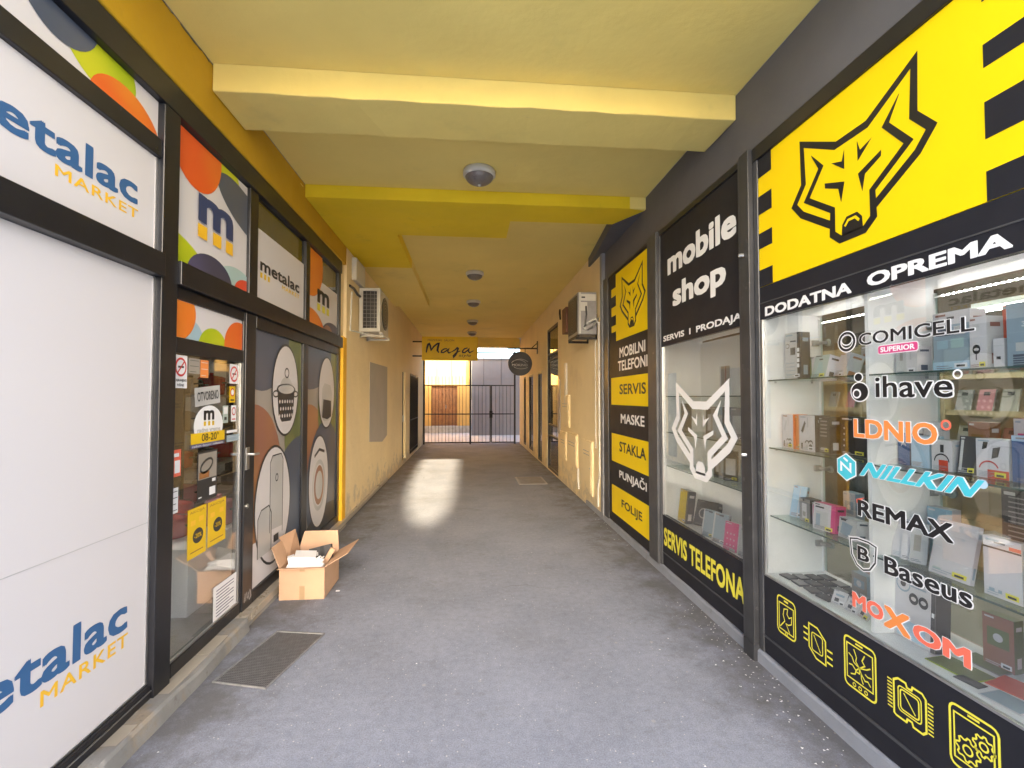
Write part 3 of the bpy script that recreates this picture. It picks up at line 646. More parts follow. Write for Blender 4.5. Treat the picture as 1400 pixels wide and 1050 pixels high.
# printed window panels beside the door
r = (3.694, 4.704, .168, 2.118)
p = panel('picture_panel', 'printed window panel with a dotted cooking pot in an egg shape, right of the door', 'sign', *r, BEIGP)
art(p, 'artwork', [(TERR, 3.70, 1.0, .55, .55, 0), (OLIV, 4.95, 1.7, .66, .9, 0), (SLATE, 3.85, 2.15, .55, .50, 0), (OLIV, 4.62, 1.25, .30, .42, 0), (SLATE, 4.75, .62, .75, .62, 0), (WVIN, 3.75, .15, .5, .35, 0)], r)
b = MB()
b.poly(ell(4.33, 1.665, .305, .405), ML, DP + .0050, GRYD); b.poly(ell(4.33, 1.665, .285, .385), ML, DP + .0056, WVIN)
b.poly([(4.14, 1.66), (4.53, 1.645), (4.50, 1.44), (4.44, 1.39), (4.24, 1.39), (4.17, 1.45)], ML, DP + .0062, GRYD)
b.poly(ell(4.335, 1.665, .215, .055), ML, DP + .0068, GRYD); b.poly(ell(4.335, 1.672, .18, .04), ML, DP + .0074, GRYP); b.poly(clip(ell(4.335, 1.67, .15, .11), 4.1, 4.6, 1.68, 1.9), ML, DP + .0068, GRYP)
b.ring(4.34, 1.815, .045, .04, .014, ML, DP + .0074, GRYD, 16)
for sx in (4.11, 4.555): b.ring(sx, 1.63, .055, .025, .014, ML, DP + .0066, GRYD, 14)
for i in range(6):
    for j in range(3): b.disc(4.19 + i * .056 + .02 * (j % 2), 1.44 + j * .062, .015, .017, ML, DP + .008, WVIN, 8)
b.poly(ell(4.10, .72, .365, .485), ML, DP + .0050, GRYD); b.poly(ell(4.10, .72, .345, .465), ML, DP + .0056, WVIN)
b.poly([(4.02, .52), (4.02, 1.07), (4.06, 1.12), (4.24, 1.12), (4.28, 1.07), (4.28, .5)], ML, DP + .0062, GRYP)
b.poly([(3.80, .36), (3.80, .66), (3.86, .72), (4.00, .73), (4.05, .66), (4.05, .36)], ML, DP + .0068, GRYP); b.stroke([(3.80, .36), (3.80, .66), (3.86, .72), (4.00, .73), (4.05, .66), (4.05, .36)], .012, ML, DP + .0074, GRYD)
b.ring(4.15, .93, .025, .03, .01, ML, DP + .0074, GRYD, 12); b.rect(4.10, 4.2, .40, .46, ML, DP + .0074, GRYD)
b.stroke([(4.02, .5), (4.02, 1.07), (4.06, 1.12), (4.24, 1.12), (4.28, 1.07), (4.28, .45)], .010, ML, DP + .0070, GRYD)
part('product_picture', b, p)
r = (4.852, 5.926, .168, 2.118)
p = panel('picture_panel', 'printed window panel with a dark kettle above a round ring, next to the yellow corner', 'sign', *r, BEIGP)
art(p, 'artwork', [(TERR, 4.95, 1.15, .5, .38, 0), (OLIV, 5.85, 1.5, .62, .75, 0), (SLATE, 4.95, 2.1, .75, .42, 0), (GRYP, 5.6, 1.0, .35, .3, 0), (SLATE, 5.5, .62, .62, .72, 0), (GRYD, 5.55, .1, .8, .3, 0)], r)
b = MB()
b.poly(ell(5.53, 1.655, .30, .41), ML, DP + .0050, GRYD); b.poly(ell(5.53, 1.655, .28, .39), ML, DP + .0056, WVIN)
b.poly([(5.33, 1.40), (5.36, 1.70), (5.44, 1.76), (5.66, 1.74), (5.73, 1.65), (5.74, 1.38), (5.6, 1.33), (5.42, 1.34)], ML, DP + .0062, GRYP); b.poly([(5.36, 1.38), (5.40, 1.58), (5.69, 1.56), (5.71, 1.38), (5.55, 1.35)], ML, DP + .0068, GRYD)
b.poly(ell(5.28, .70, .34, .50), ML, DP + .0050, GRYD); b.poly(ell(5.28, .70, .32, .48), ML, DP + .0056, WVIN)
b.ring(5.28, .66, .20, .25, .045, ML, DP + .0062, GRYP, 30); b.disc(5.28, .66, .165, .21, ML, DP + .0066, TERR); b.disc(5.28, .66, .12, .15, ML, DP + .0072, GRYP)
b.stroke([(5.12, .98), (5.28, 1.04), (5.46, 1.0)], .03, ML, DP + .0068, GRYD)
part('product_picture', b, p)

# goods seen through the glass door
t = thing('display_table', 'white display plinth just inside the glass door', 'table', (-2.5, 3.9, .085))
b = MB(); b.box(-3.0, -1.93, 3.48, 4.4, .085, .53, WLAM); part('plinth_body', b, t, bevel=.004); b = MB(); b.box(-3.03, -1.90, 3.45, 4.43, .53, .56, WLAM); part('table_top', b, t, bevel=.004)
def pot(loc, r, hgt, m, label, lid=True, nm='cooking_pot', cat='pot'):
    t = thing(nm, label, cat, loc, 'pots in the houseware shop'); q = MB()
    q.lathe([(r * .82, 0), (r * .96, .01), (r, hgt * .5), (r, hgt), (r * 1.04, hgt + .006)], loc, m); smooth(part('pot_body', q, t))
    if lid:
        q = MB(); q.lathe([(r * 1.02, hgt + .007), (r * .8, hgt + .03), (r * .2, hgt + .045), (.02, hgt + .05), (.025, hgt + .075), (.005, hgt + .08)], loc, m); smooth(part('lid', q, t))
    for sx in (-1, 1):
        q = MB(); q.tube([(loc[0] + sx * r * .98, loc[1] - .04, loc[2] + hgt * .75), (loc[0] + sx * (r + .045), loc[1] - .035, loc[2] + hgt * .78), (loc[0] + sx * (r + .045), loc[1] + .035, loc[2] + hgt * .78), (loc[0] + sx * r * .98, loc[1] + .04, loc[2] + hgt * .75)], .009, GRYD, 6); part('handle', q, t)
REDE = mat('red_enamel', (.45, .03, .025), .15, coat=.5); BLKE = mat('black_enamel', (.02, .02, .022), .2, coat=.4); PNKE = mat('pink_enamel', (.62, .25, .28), .2, coat=.4); BEGE = mat('beige_enamel', (.55, .45, .30), .2, coat=.3)
pot((-2.62, 3.75, .56), .16, .13, BLKE, 'black pot on the white plinth behind the door glass')
pot((-2.22, 3.78, .56), .13, .12, REDE, 'red pot on the white plinth behind the yellow posters')
pot((-2.05, 4.12, .56), .11, .17, PNKE, 'pink pot at the right end of the white plinth')
t = thing('shelf_unit', 'tall dark shelf unit with pans deep inside the houseware shop', 'shelf', (-3.2, 6.2, .085))
for sy in (5.2, 7.2):
    b = MB(); b.box(-3.5, -2.95, sy - .02, sy + .02, .085, 2.1, GRYD); part('upright', b, t)
for z in (.4, .8, 1.2, 1.6, 2.08):
    b = MB(); b.box(-3.5, -2.95, 5.22, 7.18, z, z + .03, PLASTG); part('shelf_board', b, t)
for i, (yy, zz, rr, hh, mm, lb) in enumerate([(5.5, .83, .17, .15, REDE, 'red pot at the near end of the middle row of the shelf unit'), (6.0, .83, .15, .13, BLKE, 'black pot beside the red one on the shelf unit'), (6.5, .83, .16, .15, REDE, 'red pot farther along the middle row of the shelf unit'), (5.55, 1.23, .16, .18, BEGE, 'beige pot at the near end of the upper row of the shelf unit'), (6.1, 1.23, .17, .14, BLKE, 'black pot on the upper row of the shelf unit'), (6.7, 1.23, .15, .16, BEGE, 'beige pot farther along the upper row of the shelf unit'), (5.6, .43, .18, .16, PNKE, 'pink pot on the lowest row of the shelf unit'), (5.6, 1.63, .15, .16, BEGE, 'beige pot on the top row of the shelf unit'), (6.2, 1.63, .15, .2, REDE, 'red pot on the top row of the shelf unit')]):
    pot((-3.2, yy, zz), rr, hh, mm, lb)

for i, (xx, yy, zz, mm, lb) in enumerate(((-2.75, 4.1, .56, BEGE, 'beige kitchen pot at the back left of the white plinth'), (-2.4, 4.15, .56, REDE, 'red pot at the back middle of the white plinth'), (-3.25, 5.85, 1.63, BLKE, 'black pot between the two on the top row of the shelf unit'), (-3.2, 6.75, .43, BLKE, 'black pot farther along the lowest row of the shelf unit'), (-3.2, 6.1, .43, BEGE, 'beige pot in the middle of the lowest row of the shelf unit'), (-3.2, 6.95, 1.63, PNKE, 'pink pot at the far end of the top row of the shelf unit'))):
    pot((xx, yy, zz), .13, .15, mm, lb)
for i, (yy, zz, mm, lb) in enumerate(((5.9, 2.11, CARD, 'brown carton on top of the shelf unit'), (6.4, 2.11, WLAM, 'white carton on top of the shelf unit'), (6.9, 2.11, PAPY, 'yellow carton on top of the shelf unit'))):
    solo('carton', MB().box(-3.45, -3.05, yy - .17, yy + .17, zz, zz + .3, mm), lb, 'box', 'cartons on the shelf unit', bevel=.004)
t = thing('tube_lamp', 'unseen white tube lamp added to brighten the houseware shop', 'lamp', (-3.2, 5, 3.25))  # hidden ceiling tube added to lighten the view through the glass door
b = MB(); b.box(-3.26, -3.14, 3.2, 7.4, 3.26, 3.299, WHT); part('housing', b, t); b = MB(); b.tube([(-3.2, 3.25, 3.24), (-3.2, 7.35, 3.24)], .016, TUBE, 10); part('tube', b, t)
b = MB()
for i in range(7): b.lathe([(.012, 0), (.012, .01)], (-3.9 + i * .12, 8.6, 2.02 + .01 * i), LED, 8)
b.tube([(-4.0, 8.6, 2.035), (-3.1, 8.6, 2.095)], .004, GRYD, 5); solo('light_string', b, 'string of small lit bulbs deep inside the houseware shop', 'lights')

# ================================================================== RIGHT SHOPFRONT
F2 = thing('shopfront', 'dark metal posts and rails of the black and yellow phone shopfront', 'shopfront', (XR, 3.3, .075))
b = MB(); b.box(XR - .045, XR + .05, 2.772, 2.868, .0, 3.15, POSTM := mat('post_dark_metal', (.045, .046, .05), .42, .2, var=.2, vscale=7, stain=[(9, .62, .72, (.16, .16, .16), .6)])); b.box(XR - .052, XR + .05, 2.765, 2.876, .0, .10, POSTM)
b.tube([(XR - .045, 2.822, 2.50), (XR - .075, 2.835, 2.50)], .012, STEEL, 8); b.tube([(XR - .045, 2.822, 1.24), (XR - .075, 2.835, 1.24)], .012, STEEL, 8)
part('post', b, F2, bevel=.003)
bars('post', [(XR - .03, XR + .08, 2.885, 2.91, .076, 3.15), (XR - .02, XR + .08, 4.215, 4.24, .076, 3.15), (XR - .045, XR + .08, 4.24, 4.455, .076, 3.15), (XR - .015, XR + .08, 5.875, 6.08, .0, 3.15), (XR - .02, XR + .08, .885, .95, .076, 3.15), (XR - .014, XR + .08, 2.725, 2.765, .076, 3.15)], F2, DGRY)
bars('rail', [(XR - .02, XR + .08, .95, 2.765, 3.062, 3.15), (XR - .02, XR + .08, 2.91, 4.215, 3.10, 3.15), (XR - .012, XR + .08, 4.455, 5.875, 3.12, 3.15)], F2, BLK)
b = MB(); b.box(XR - .012, XR - .002, .95, 2.70, .538, .548, STEEL); b.box(XR - .012, XR - .002, 2.700, 2.712, .538, 2.07, STEEL); b.box(XR - .012, XR - .002, 4.19, 4.203, .535, 2.06, STEEL); part('glazing_bead', b, F2)
DR = .0075
def rpanel(name, label, cat, y0, y1, z0, z1, m, group=None):
    q = MB(); q.box(XR - DR + .001, XR + .03, y0, y1, z0, z1, m)
    return solo(name, q, label, cat, group)
def wolf(mb, cy, z0, sc, M, d, m, hl=None, wf=1.0, inner=True, asp=1.0):
    """angular wolf face; face units: x right in reading direction, y up, chin at 0, ears at 1.5"""
    T = lambda u, v, dd: M(cy - u * sc, z0 + v * sc * asp, dd)
    w = .088 * wf
    mb.stroke([(-.30, .235), (-.80, .555), (-.945, .725), (-.765, .94), (-.785, 1.48), (-.225, 1.165), (.225, 1.165), (.785, 1.48), (.765, .94), (.945, .725), (.80, .555), (.30, .235)], w, T, d, m)
    mb.stroke([(-.62, 1.25), (-.455, 1.02), (-.71, .708), (-.28, .41), (-.29, .12), (-.17, .02), (.17, .02), (.29, .12), (.28, .41), (.71, .708), (.455, 1.02), (.62, 1.25)], [.006, w * .8, w * .85, w * .85, w, w, w, w, w * .85, w * .85, w * .8, .006], T, d + .0004, m)
    for s in (-1, 1):
        mb.poly([(s * .40, .79), (s * .395, .725), (s * .19, .63), (s * .15, .45), (s * .095, .675)], T, d, m)
        mb.poly([(s * .29, .985), (s * .13, .93), (s * .09, 1.055), (s * .095, .82)], T, d, m)
    mb.poly([(-.15, .05), (-.14, .18), (-.075, .255), (.075, .255), (.14, .18), (.15, .05)], T, d + .0004, m)
    if hl: mb.stroke([(-.10, .15), (-.05, .205), (.05, .205), (.10, .15)], .03, T, d + .0012, hl)
# big wolf sign
p = rpanel('wolf_sign', 'largest yellow sign with a black wolf head, above the phone shop window', 'sign', .95, 2.724, 2.271, 3.06, YVIN)
b = MB()
for z0, z1 in ((2.943, 3.06), (2.716, 2.829), (2.505, 2.60), (2.271, 2.375)): b.rect(2.597, 2.724, z0, z1, MR, DR, BVIN)
for z0, z1 in ((2.971, 3.06), (2.738, 2.82), (2.488, 2.618), (2.271, 2.376)): b.rect(.95, 1.449, z0, z1, MR, DR, BVIN)
part('stripes', b, p)
b = MB(); wolf(b, 2.02, 2.347, .408, MR, DR, BLKL, YVIN); part('emblem', b, p)
p = rpanel('lettering_board', 'long black board with white lettering directly under the largest wolf sign', 'sign', .95, 2.724, 2.072, 2.268, BVIN)
b = MB(); b.text('DODATNA', 2.675, 2.03, 2.085, 2.142, MR, DR, WHT, .036); b.text('OPREMA', 1.945, 1.375, 2.09, 2.15, MR, DR, WHT, .038); b.box(XR - DR - .002, XR - DR + .001, .95, 2.724, 2.168, 2.174, DGRY); part('lettering', b, p)
# mobile shop
p = rpanel('shop_sign', 'black sign reading mobile shop in rounded white letters', 'sign', 2.911, 4.214, 2.068, 3.099, BVIN)
b = MB(); b.text('mobile', 4.06, 2.965, 2.685, 2.90, MR, DR, WHT, .036); b.text('shop', 3.96, 3.10, 2.33, 2.585, MR, DR, WHT, .036); b.text('SERVIS  I  PRODAJA', 4.165, 2.915, 2.092, 2.158, MR, DR, WHT, .03); part('lettering', b, p)
# tall sign column
p = rpanel('service_list_sign', 'tall black and yellow sign column listing services under a small wolf head', 'sign', 4.46, 5.872, .078, 3.118, BVIN)
b = MB()
b.rect(4.482, 5.56, 2.28, 3.09, MR, DR, YVIN)
for z0, z1 in ((2.84, 2.94), (2.60, 2.71), (2.40, 2.48)): b.rect(5.56, 5.74, z0, z1, MR, DR, YVIN)
b.rect(4.482, 5.765, 1.51, 1.84, MR, DR, YVIN); b.rect(4.475, 5.76, .82, 1.16, MR, DR, YVIN); b.rect(4.475, 5.765, .19, .53, MR, DR, YVIN); part('yellow_tiles', b, p)
b = MB(); wolf(b, 5.0, 2.375, .415, MR, DR + .0008, BLKL, YVIN, .8); part('emblem', b, p)
b = MB()
for t_, a, c, z0, z1, m in (('MOBILNI', 5.43, 4.61, 2.065, 2.185, WHT), ('TELEFONI', 5.49, 4.555, 1.91, 2.03, WHT), ('SERVIS', 5.44, 4.60, 1.635, 1.755, BLKL), ('MASKE', 5.40, 4.65, 1.30, 1.41, WHT), ('STAKLA', 5.455, 4.615, .965, 1.085, BLKL), ('PUNJA\u010cI', 5.465, 4.60, .63, .775, WHT), ('FOLIJE', 5.39, 4.73, .30, .42, BLKL)):
    b.text(t_, a, c, z0, z1, MR, DR + .0008, m, .022, sp=1.0)
part('lettering', b, p)
# plinth panels
p = rpanel('plinth_panel', 'long black panel with yellow repair icons under the big phone shop window', 'panel', .95, 2.724, .078, .536, BVIN)
b = MB(); b.box(XR - DR - .006, XR - DR + .001, .95, 2.724, .172, .184, DGRY); part('groove_strip', b, p)
M_ = MR; d_ = DR; ic = MB(); LW = .0085
def rrect(u0, u1, v0, v1, r, n=3):
    o = []
    for cu, cv, a in ((u1 - r, v1 - r, 0), (u0 + r, v1 - r, 90), (u0 + r, v0 + r, 180), (u1 - r, v0 + r, 270)):
        for i in range(n + 1): o.append((cu + r * cos(R(a + 90 * i / n)), cv + r * sin(R(a + 90 * i / n))))
    return o
def S_(pts, closed=False, w=LW): ic.stroke(pts, w, M_, d_, PALY, closed)
# phone with wrench
S_(rrect(2.453, 2.602, .268, .472, .025), True); S_([(2.468, .29), (2.587, .29), (2.587, .435), (2.468, .435)], True, .006); S_([(2.545, .455), (2.51, .455)], False, .010); ic.ring(2.528, .279, .008, .008, .005, M_, d_, PALY, 10)
S_([(2.58, .30), (2.54, .345), (2.553, .375), (2.545, .41), (2.515, .42), (2.52, .39), (2.505, .375), (2.482, .39), (2.485, .35), (2.51, .335), (2.53, .335), (2.50, .295)], False, .006)
# chip with side legs
S_([(2.35, .305), (2.35, .425), (2.29, .425), (2.235, .385), (2.235, .268), (2.30, .268)], True); S_(rrect(2.255, 2.33, .30, .39, .012), True, .006); S_([(2.315, .38), (2.27, .31)], False, .005)
for i in range(3): S_([(2.358, .33 + i * .03), (2.39, .33 + i * .03)], False, .009); S_([(2.227, .29 + i * .03), (2.19, .29 + i * .03)], False, .009)
# cracked tablet
S_(rrect(1.943, 2.114, .262, .485, .022), True); S_([(1.958, .30), (2.10, .30), (2.10, .455), (1.958, .455)], True, .006); S_([(2.05, .47), (2.01, .47)], False, .008)
for i in range(3): ic.ring(2.06 - i * .032, .28, .008, .008, .004, M_, d_, PALY, 8)
for pl in ([(2.06, .44), (2.045, .41), (2.05, .39), (2.03, .37)], [(2.0, .44), (2.015, .41), (2.0, .395), (2.03, .37)], [(2.09, .41), (2.07, .40), (2.06, .38), (2.03, .37)], [(2.09, .36), (2.07, .365), (2.05, .35), (2.03, .37)], [(1.97, .40), (1.99, .385), (2.03, .37)], [(2.08, .32), (2.055, .33), (2.05, .345), (2.03, .345), (2.03, .37)], [(1.97, .32), (1.985, .335), (2.0, .33), (2.02, .35), (2.03, .37)], [(1.965, .36), (1.985, .355), (2.0, .36)], [(2.01, .31), (2.02, .33), (2.02, .35)]): S_(pl, False, .0055)
# processor
S_([(1.855, .29), (1.855, .425), (1.835, .44), (1.80, .44), (1.795, .425), (1.775, .425), (1.77, .44), (1.73, .44), (1.715, .425), (1.715, .30), (1.73, .285), (1.77, .285), (1.775, .30), (1.795, .30), (1.80, .285), (1.845, .285)], True); S_(rrect(1.745, 1.825, .325, .405, .012), True, .006); S_([(1.81, .395), (1.76, .335)], False, .005); S_(rrect(1.735, 1.835, .315, .415, .014), True, .005)
for i in range(9): S_([(1.862, .305 + i * .014), (1.885, .305 + i * .014)], False, .0055); S_([(1.708, .305 + i * .014), (1.686, .305 + i * .014)], False, .0055)
# phone with gears
S_(rrect(1.46, 1.623, .265, .482, .022), True); S_([(1.475, .295), (1.608, .295), (1.608, .455), (1.475, .455)], True, .006); S_([(1.56, .47), (1.52, .47)], False, .008)
def gear(cu, cv, r):
    o = []
    for i in range(32):
        a = 2 * pi * i / 32; q = r * (1.0 if i % 4 < 2 else .78); o.append((cu + q * cos(a), cv + q * sin(a)))
    S_(o, True, .006); ic.ring(cu, cv, r * .38, r * .38, .006, M_, d_, PALY, 14)
gear(1.562, .345, .042); gear(1.508, .395, .036)
part('icons', ic, p)
p = rpanel('plinth_panel', 'black panel with yellow SERVIS TELEFONA lettering under the narrower window', 'panel', 2.911, 4.214, .078, .53, BVIN)
b = MB(); b.text('SERVIS TELEFONA', 4.19, 2.925, .262, .425, MR, DR, PALY, .03, sp=1.03); part('lettering', b, p)
b = MB(); b.box(XR - DR - .006, XR - DR + .001, 2.911, 4.214, .186, .196, DGRY); part('groove_strip', b, p)

# window panes with cut vinyl decals
P1 = thing('shop_window', 'big phone shop window pane carrying a column of coloured brand decals', 'window', (XR, 1.85, .54))
b = MB(); b.box(XR - .003, XR + .003, .95, 2.70, .548, 2.07, GLASS); part('pane', b, P1)
P2 = thing('shop_window', 'narrower phone shop window pane with a white wolf head decal', 'window', (XR, 3.55, .54))
b = MB(); b.box(XR - .003, XR + .003, 2.92, 4.19, .53, 2.066, GLASS); part('pane', b, P2)
b = MB(); wolf(b, 3.50, .985, .50, MR, .005, WHT, None, 1.45, asp=.95); part('wolf_decal', b, P2)
G_ = .005
def decal(fn, lab=None):
    q = MB(); fn(q); return part('window_decal', q, P1, lab)
decal(lambda q: (q.text('COMICELL', 1.998, 1.503, 1.835, 1.89, MR, G_, BLKL, .012, halo=WHT, hoff=.03), q.ring(2.068, 1.862, .044, .040, .022, MR, G_ - .0008, WHT), q.ring(2.068, 1.862, .044, .040, .012, MR, G_, BLKL), q.ring(2.068, 1.872, .032, .026, .005, MR, G_, WHT), q.poly(rrect(1.712, 1.90, 1.785, 1.825, .01), MR, G_ - .0004, WHT), q.poly(rrect(1.715, 1.897, 1.788, 1.822, .009), MR, G_ + .0002, PINK), q.text('SUPERIOR', 1.885, 1.727, 1.794, 1.816, MR, G_ + .0008, WHT, .03)), 'black ring and letters over a pink tag')
decal(lambda q: (q.text('ihave', 1.915, 1.583, 1.60, 1.692, MR, G_, BLKL, .012, halo=WHT, hoff=.03), q.disc(2.0, 1.625, .052, .046, MR, G_ - .0008, WHT), q.disc(2.0, 1.625, .046, .041, MR, G_, BLKL), q.disc(2.015, 1.617, .024, .022, MR, G_ + .0006, WHT), q.disc(2.015, 1.617, .016, .015, MR, G_ + .0012, GRYD), q.disc(2.005, 1.692, .026, .022, MR, G_ - .0008, WHT), q.disc(2.005, 1.692, .02, .017, MR, G_, BLKL), q.ring(1.565, 1.685, .015, .015, .006, MR, G_, WHT)), 'black rounded letters with a pebble emblem')
def ldnio(q):
    q.text('LDNIO', 2.037, 1.645, 1.417, 1.502, MR, G_, OREN, .03, halo=WHT, hoff=.025); q.ring(1.612, 1.497, .016, .016, .008, MR, G_, CORAL)
decal(ldnio, 'orange outlined letters')
def nil(q):
    q.text('NILLKIN', 1.985, 1.507, 1.247, 1.312, MR, G_, CYAN, .035, shear=.10, halo=WHT, hoff=.025)
    hx = lambda r: [(2.085 + r * cos(R(30 + 60 * i)), 1.272 + r * sin(R(30 + 60 * i))) for i in range(6)]
    q.poly(hx(.066), MR, G_ - .0008, WHT); q.poly(hx(.060), MR, G_, CYAN); q.stroke([(2.115, 1.25), (2.115, 1.29), (2.06, 1.255), (2.06, 1.295)], .012, MR, G_ + .0006, WHT); q.stroke([(2.10, 1.315), (2.075, 1.30)], .01, MR, G_ + .0006, WHT); q.disc(1.49, 1.30, .016, .016, MR, G_, LBLUE)
decal(nil, 'cyan slanted letters with a hexagon emblem')
decal(lambda q: (q.text('REMAX', 2.024, 1.595, 1.062, 1.135, MR, G_, BLKL, .028, halo=WHT, hoff=.025), q.poly([(2.03, 1.115), (2.03, 1.135), (1.985, 1.150)], MR, G_, CORAL)), 'heavy black letters')
def baseus(q):
    q.text('Baseus', 1.89, 1.535, .85, .925, MR, G_, BLKL, .02, halo=WHT, hoff=.03)
    sh = lambda k: [(2.0 + k * .070, .945), (2.0 + k * .03, .955), (2.0 - k * .03, .955), (2.0 - k * .070, .945), (2.0 - k * .064, .875), (2.0 - k * .035, .835), (2.0, .822 + (1 - k) * .05), (2.0 + k * .035, .835), (2.0 + k * .064, .875)]
    q.stroke(sh(1.0), .016, MR, G_ - .0008, WHT, True); q.stroke(sh(1.0), .007, MR, G_, BLKL, True); q.text('B', 2.03, 1.967, .862, .925, MR, G_, BLKL, .02, halo=WHT, hoff=.03)
decal(baseus, 'black letters with a shield emblem')
def moxom(q):
    for t_, a, c, m in (('MO', 2.065, 1.90, CORAL), ('X', 1.90, 1.775, OREN), ('OM', 1.765, 1.545, CORAL)):
        q.text(t_, a, c, .625 if t_ == 'X' else .635, .715 if t_ == 'X' else .705, MR, G_, m, .04, halo=WHT, hoff=.02)
decal(moxom, 'coral letters with a larger orange x')
# ================================================================== DISPLAY CABINETS
XB = 2.14                                                # back of the display cabinets
def hinge(par, y, z):
    q = MB(); q.box(XB - .05, XB - .012, y - .004, y + .012, z - .018, z + .018, STEEL); q.lathe([(.017, 0), (.017, .014), (.008, .018)], (XB - .035, y + .012, z), STEEL, 14, 'y'); q.lathe([(.021, 0), (.021, .01), (.012, .012)], (XB + .006, y - .045, z), PLASTG, 16, 'x'); q.box(XB - .03, XB + .004, y - .05, y - .004, z - .008, z + .008, STEEL); part('hinge', q, par)
C1 = thing('display_cabinet', 'white display cabinet with glass shelves behind the big window', 'cabinet', (1.96, 1.85, .09))
b = MB(); b.box(XR + .012, XB + .02, .95, 2.74, .09, .545, WLAM); part('cabinet_base', b, C1, bevel=.002)
b = MB(); b.box(XR + .012, XB + .02, 2.712, 2.74, .547, 2.30, WLAM); part('side_panel', b, C1)
b = MB(); b.box(XR + .03, XB - .005, 1.985, 2.003, .547, 2.10, WLAM); part('partition', b, C1)
b = MB(); b.box(XR + .03, XB - .005, 1.28, 1.298, .547, 2.10, WLAM); part('partition', b, C1)
b = MB(); b.box(XR + .012, XB + .01, .95, 2.71, 2.10, 2.125, WLAM); part('cabinet_top', b, C1)
for z in (1.698, 1.292, .886):
    for a, c in ((2.006, 2.709), (1.30, 1.983)):
        b = MB(); b.box(XR + .032, XB - .01, a, c, z, z + .007, SHELFG); sh = part('glass_shelf', b, C1)
        b = MB(); b.box(XR + .028, XR + .0315, a, c, z, z + .007, EDGE); part('shelf_edge', b, sh)
        b = MB()
        for yy in (a + .008, c - .008):
            for xx in (XR + .07, XB - .06): b.lathe([(.006, 0), (.006, .012)], (xx, yy, z - .013), STEEL, 8)
        part('shelf_pin', b, sh)
for a, c in ((2.006, 2.70), (1.30, 1.983)):
    b = MB(); b.box(XB, XB + .005, a, c, .56, 2.09, SHELFG); dr = part('glass_door', b, C1)
    for z in (1.93, 1.17, .72): hinge(C1, c - .0, z)
b = MB(); b.box(XB - .006, XB + .012, 2.700, 2.711, .55, 2.08, WHT); b.box(XB - .006, XB + .012, 1.984, 1.993, .55, 2.08, WHT); part('door_edge_profile', b, C1)
def leds(y0, y1, x, z):
    q = MB(); n = int((y1 - y0) / .024)
    q.box(x - .002, x + .006, y0, y1, z + .002, z + .010, WHT)
    for i in range(n): q.box(x - .0045, x - .002, y0 + i * .024, y0 + i * .024 + .006, z + .003, z + .008, LED)
    return part('light_strip', q, C1)
leds(1.3, 2.70, XR + .022, 2.075); leds(2.01, 2.69, XB - .008, 2.045); leds(1.31, 1.98, XB - .008, 2.055)

C2 = thing('display_cabinet', 'white display cabinet with glass shelves behind the narrower window', 'cabinet', (1.96, 3.55, .09))
b = MB(); b.box(XR + .012, XB + .02, 2.89, 4.24, .09, .50, WLAM); part('cabinet_base', b, C2, bevel=.002)
b = MB(); b.box(XR + .012, XB + .02, 4.205, 4.24, .502, 2.30, WLAM); part('side_panel', b, C2)
b = MB(); b.box(XR + .03, XB - .005, 2.89, 2.905, .502, 2.12, WLAM); part('side_panel', b, C2)
b = MB(); b.box(XB, XB + .018, 2.906, 4.204, .502, 2.10, WLAM); part('back_panel', b, C2)
b = MB(); b.box(XR + .012, XB + .01, 2.89, 4.24, 2.12, 2.14, WLAM); part('cabinet_top', b, C2)
for z in (1.605, 1.278, .972):
    b = MB(); b.box(XR + .032, XB - .002, 2.907, 4.203, z, z + .007, SHELFG); sh = part('glass_shelf', b, C2)
    b = MB(); b.box(XR + .028, XR + .0315, 2.907, 4.203, z, z + .007, EDGE); part('shelf_edge', b, sh)

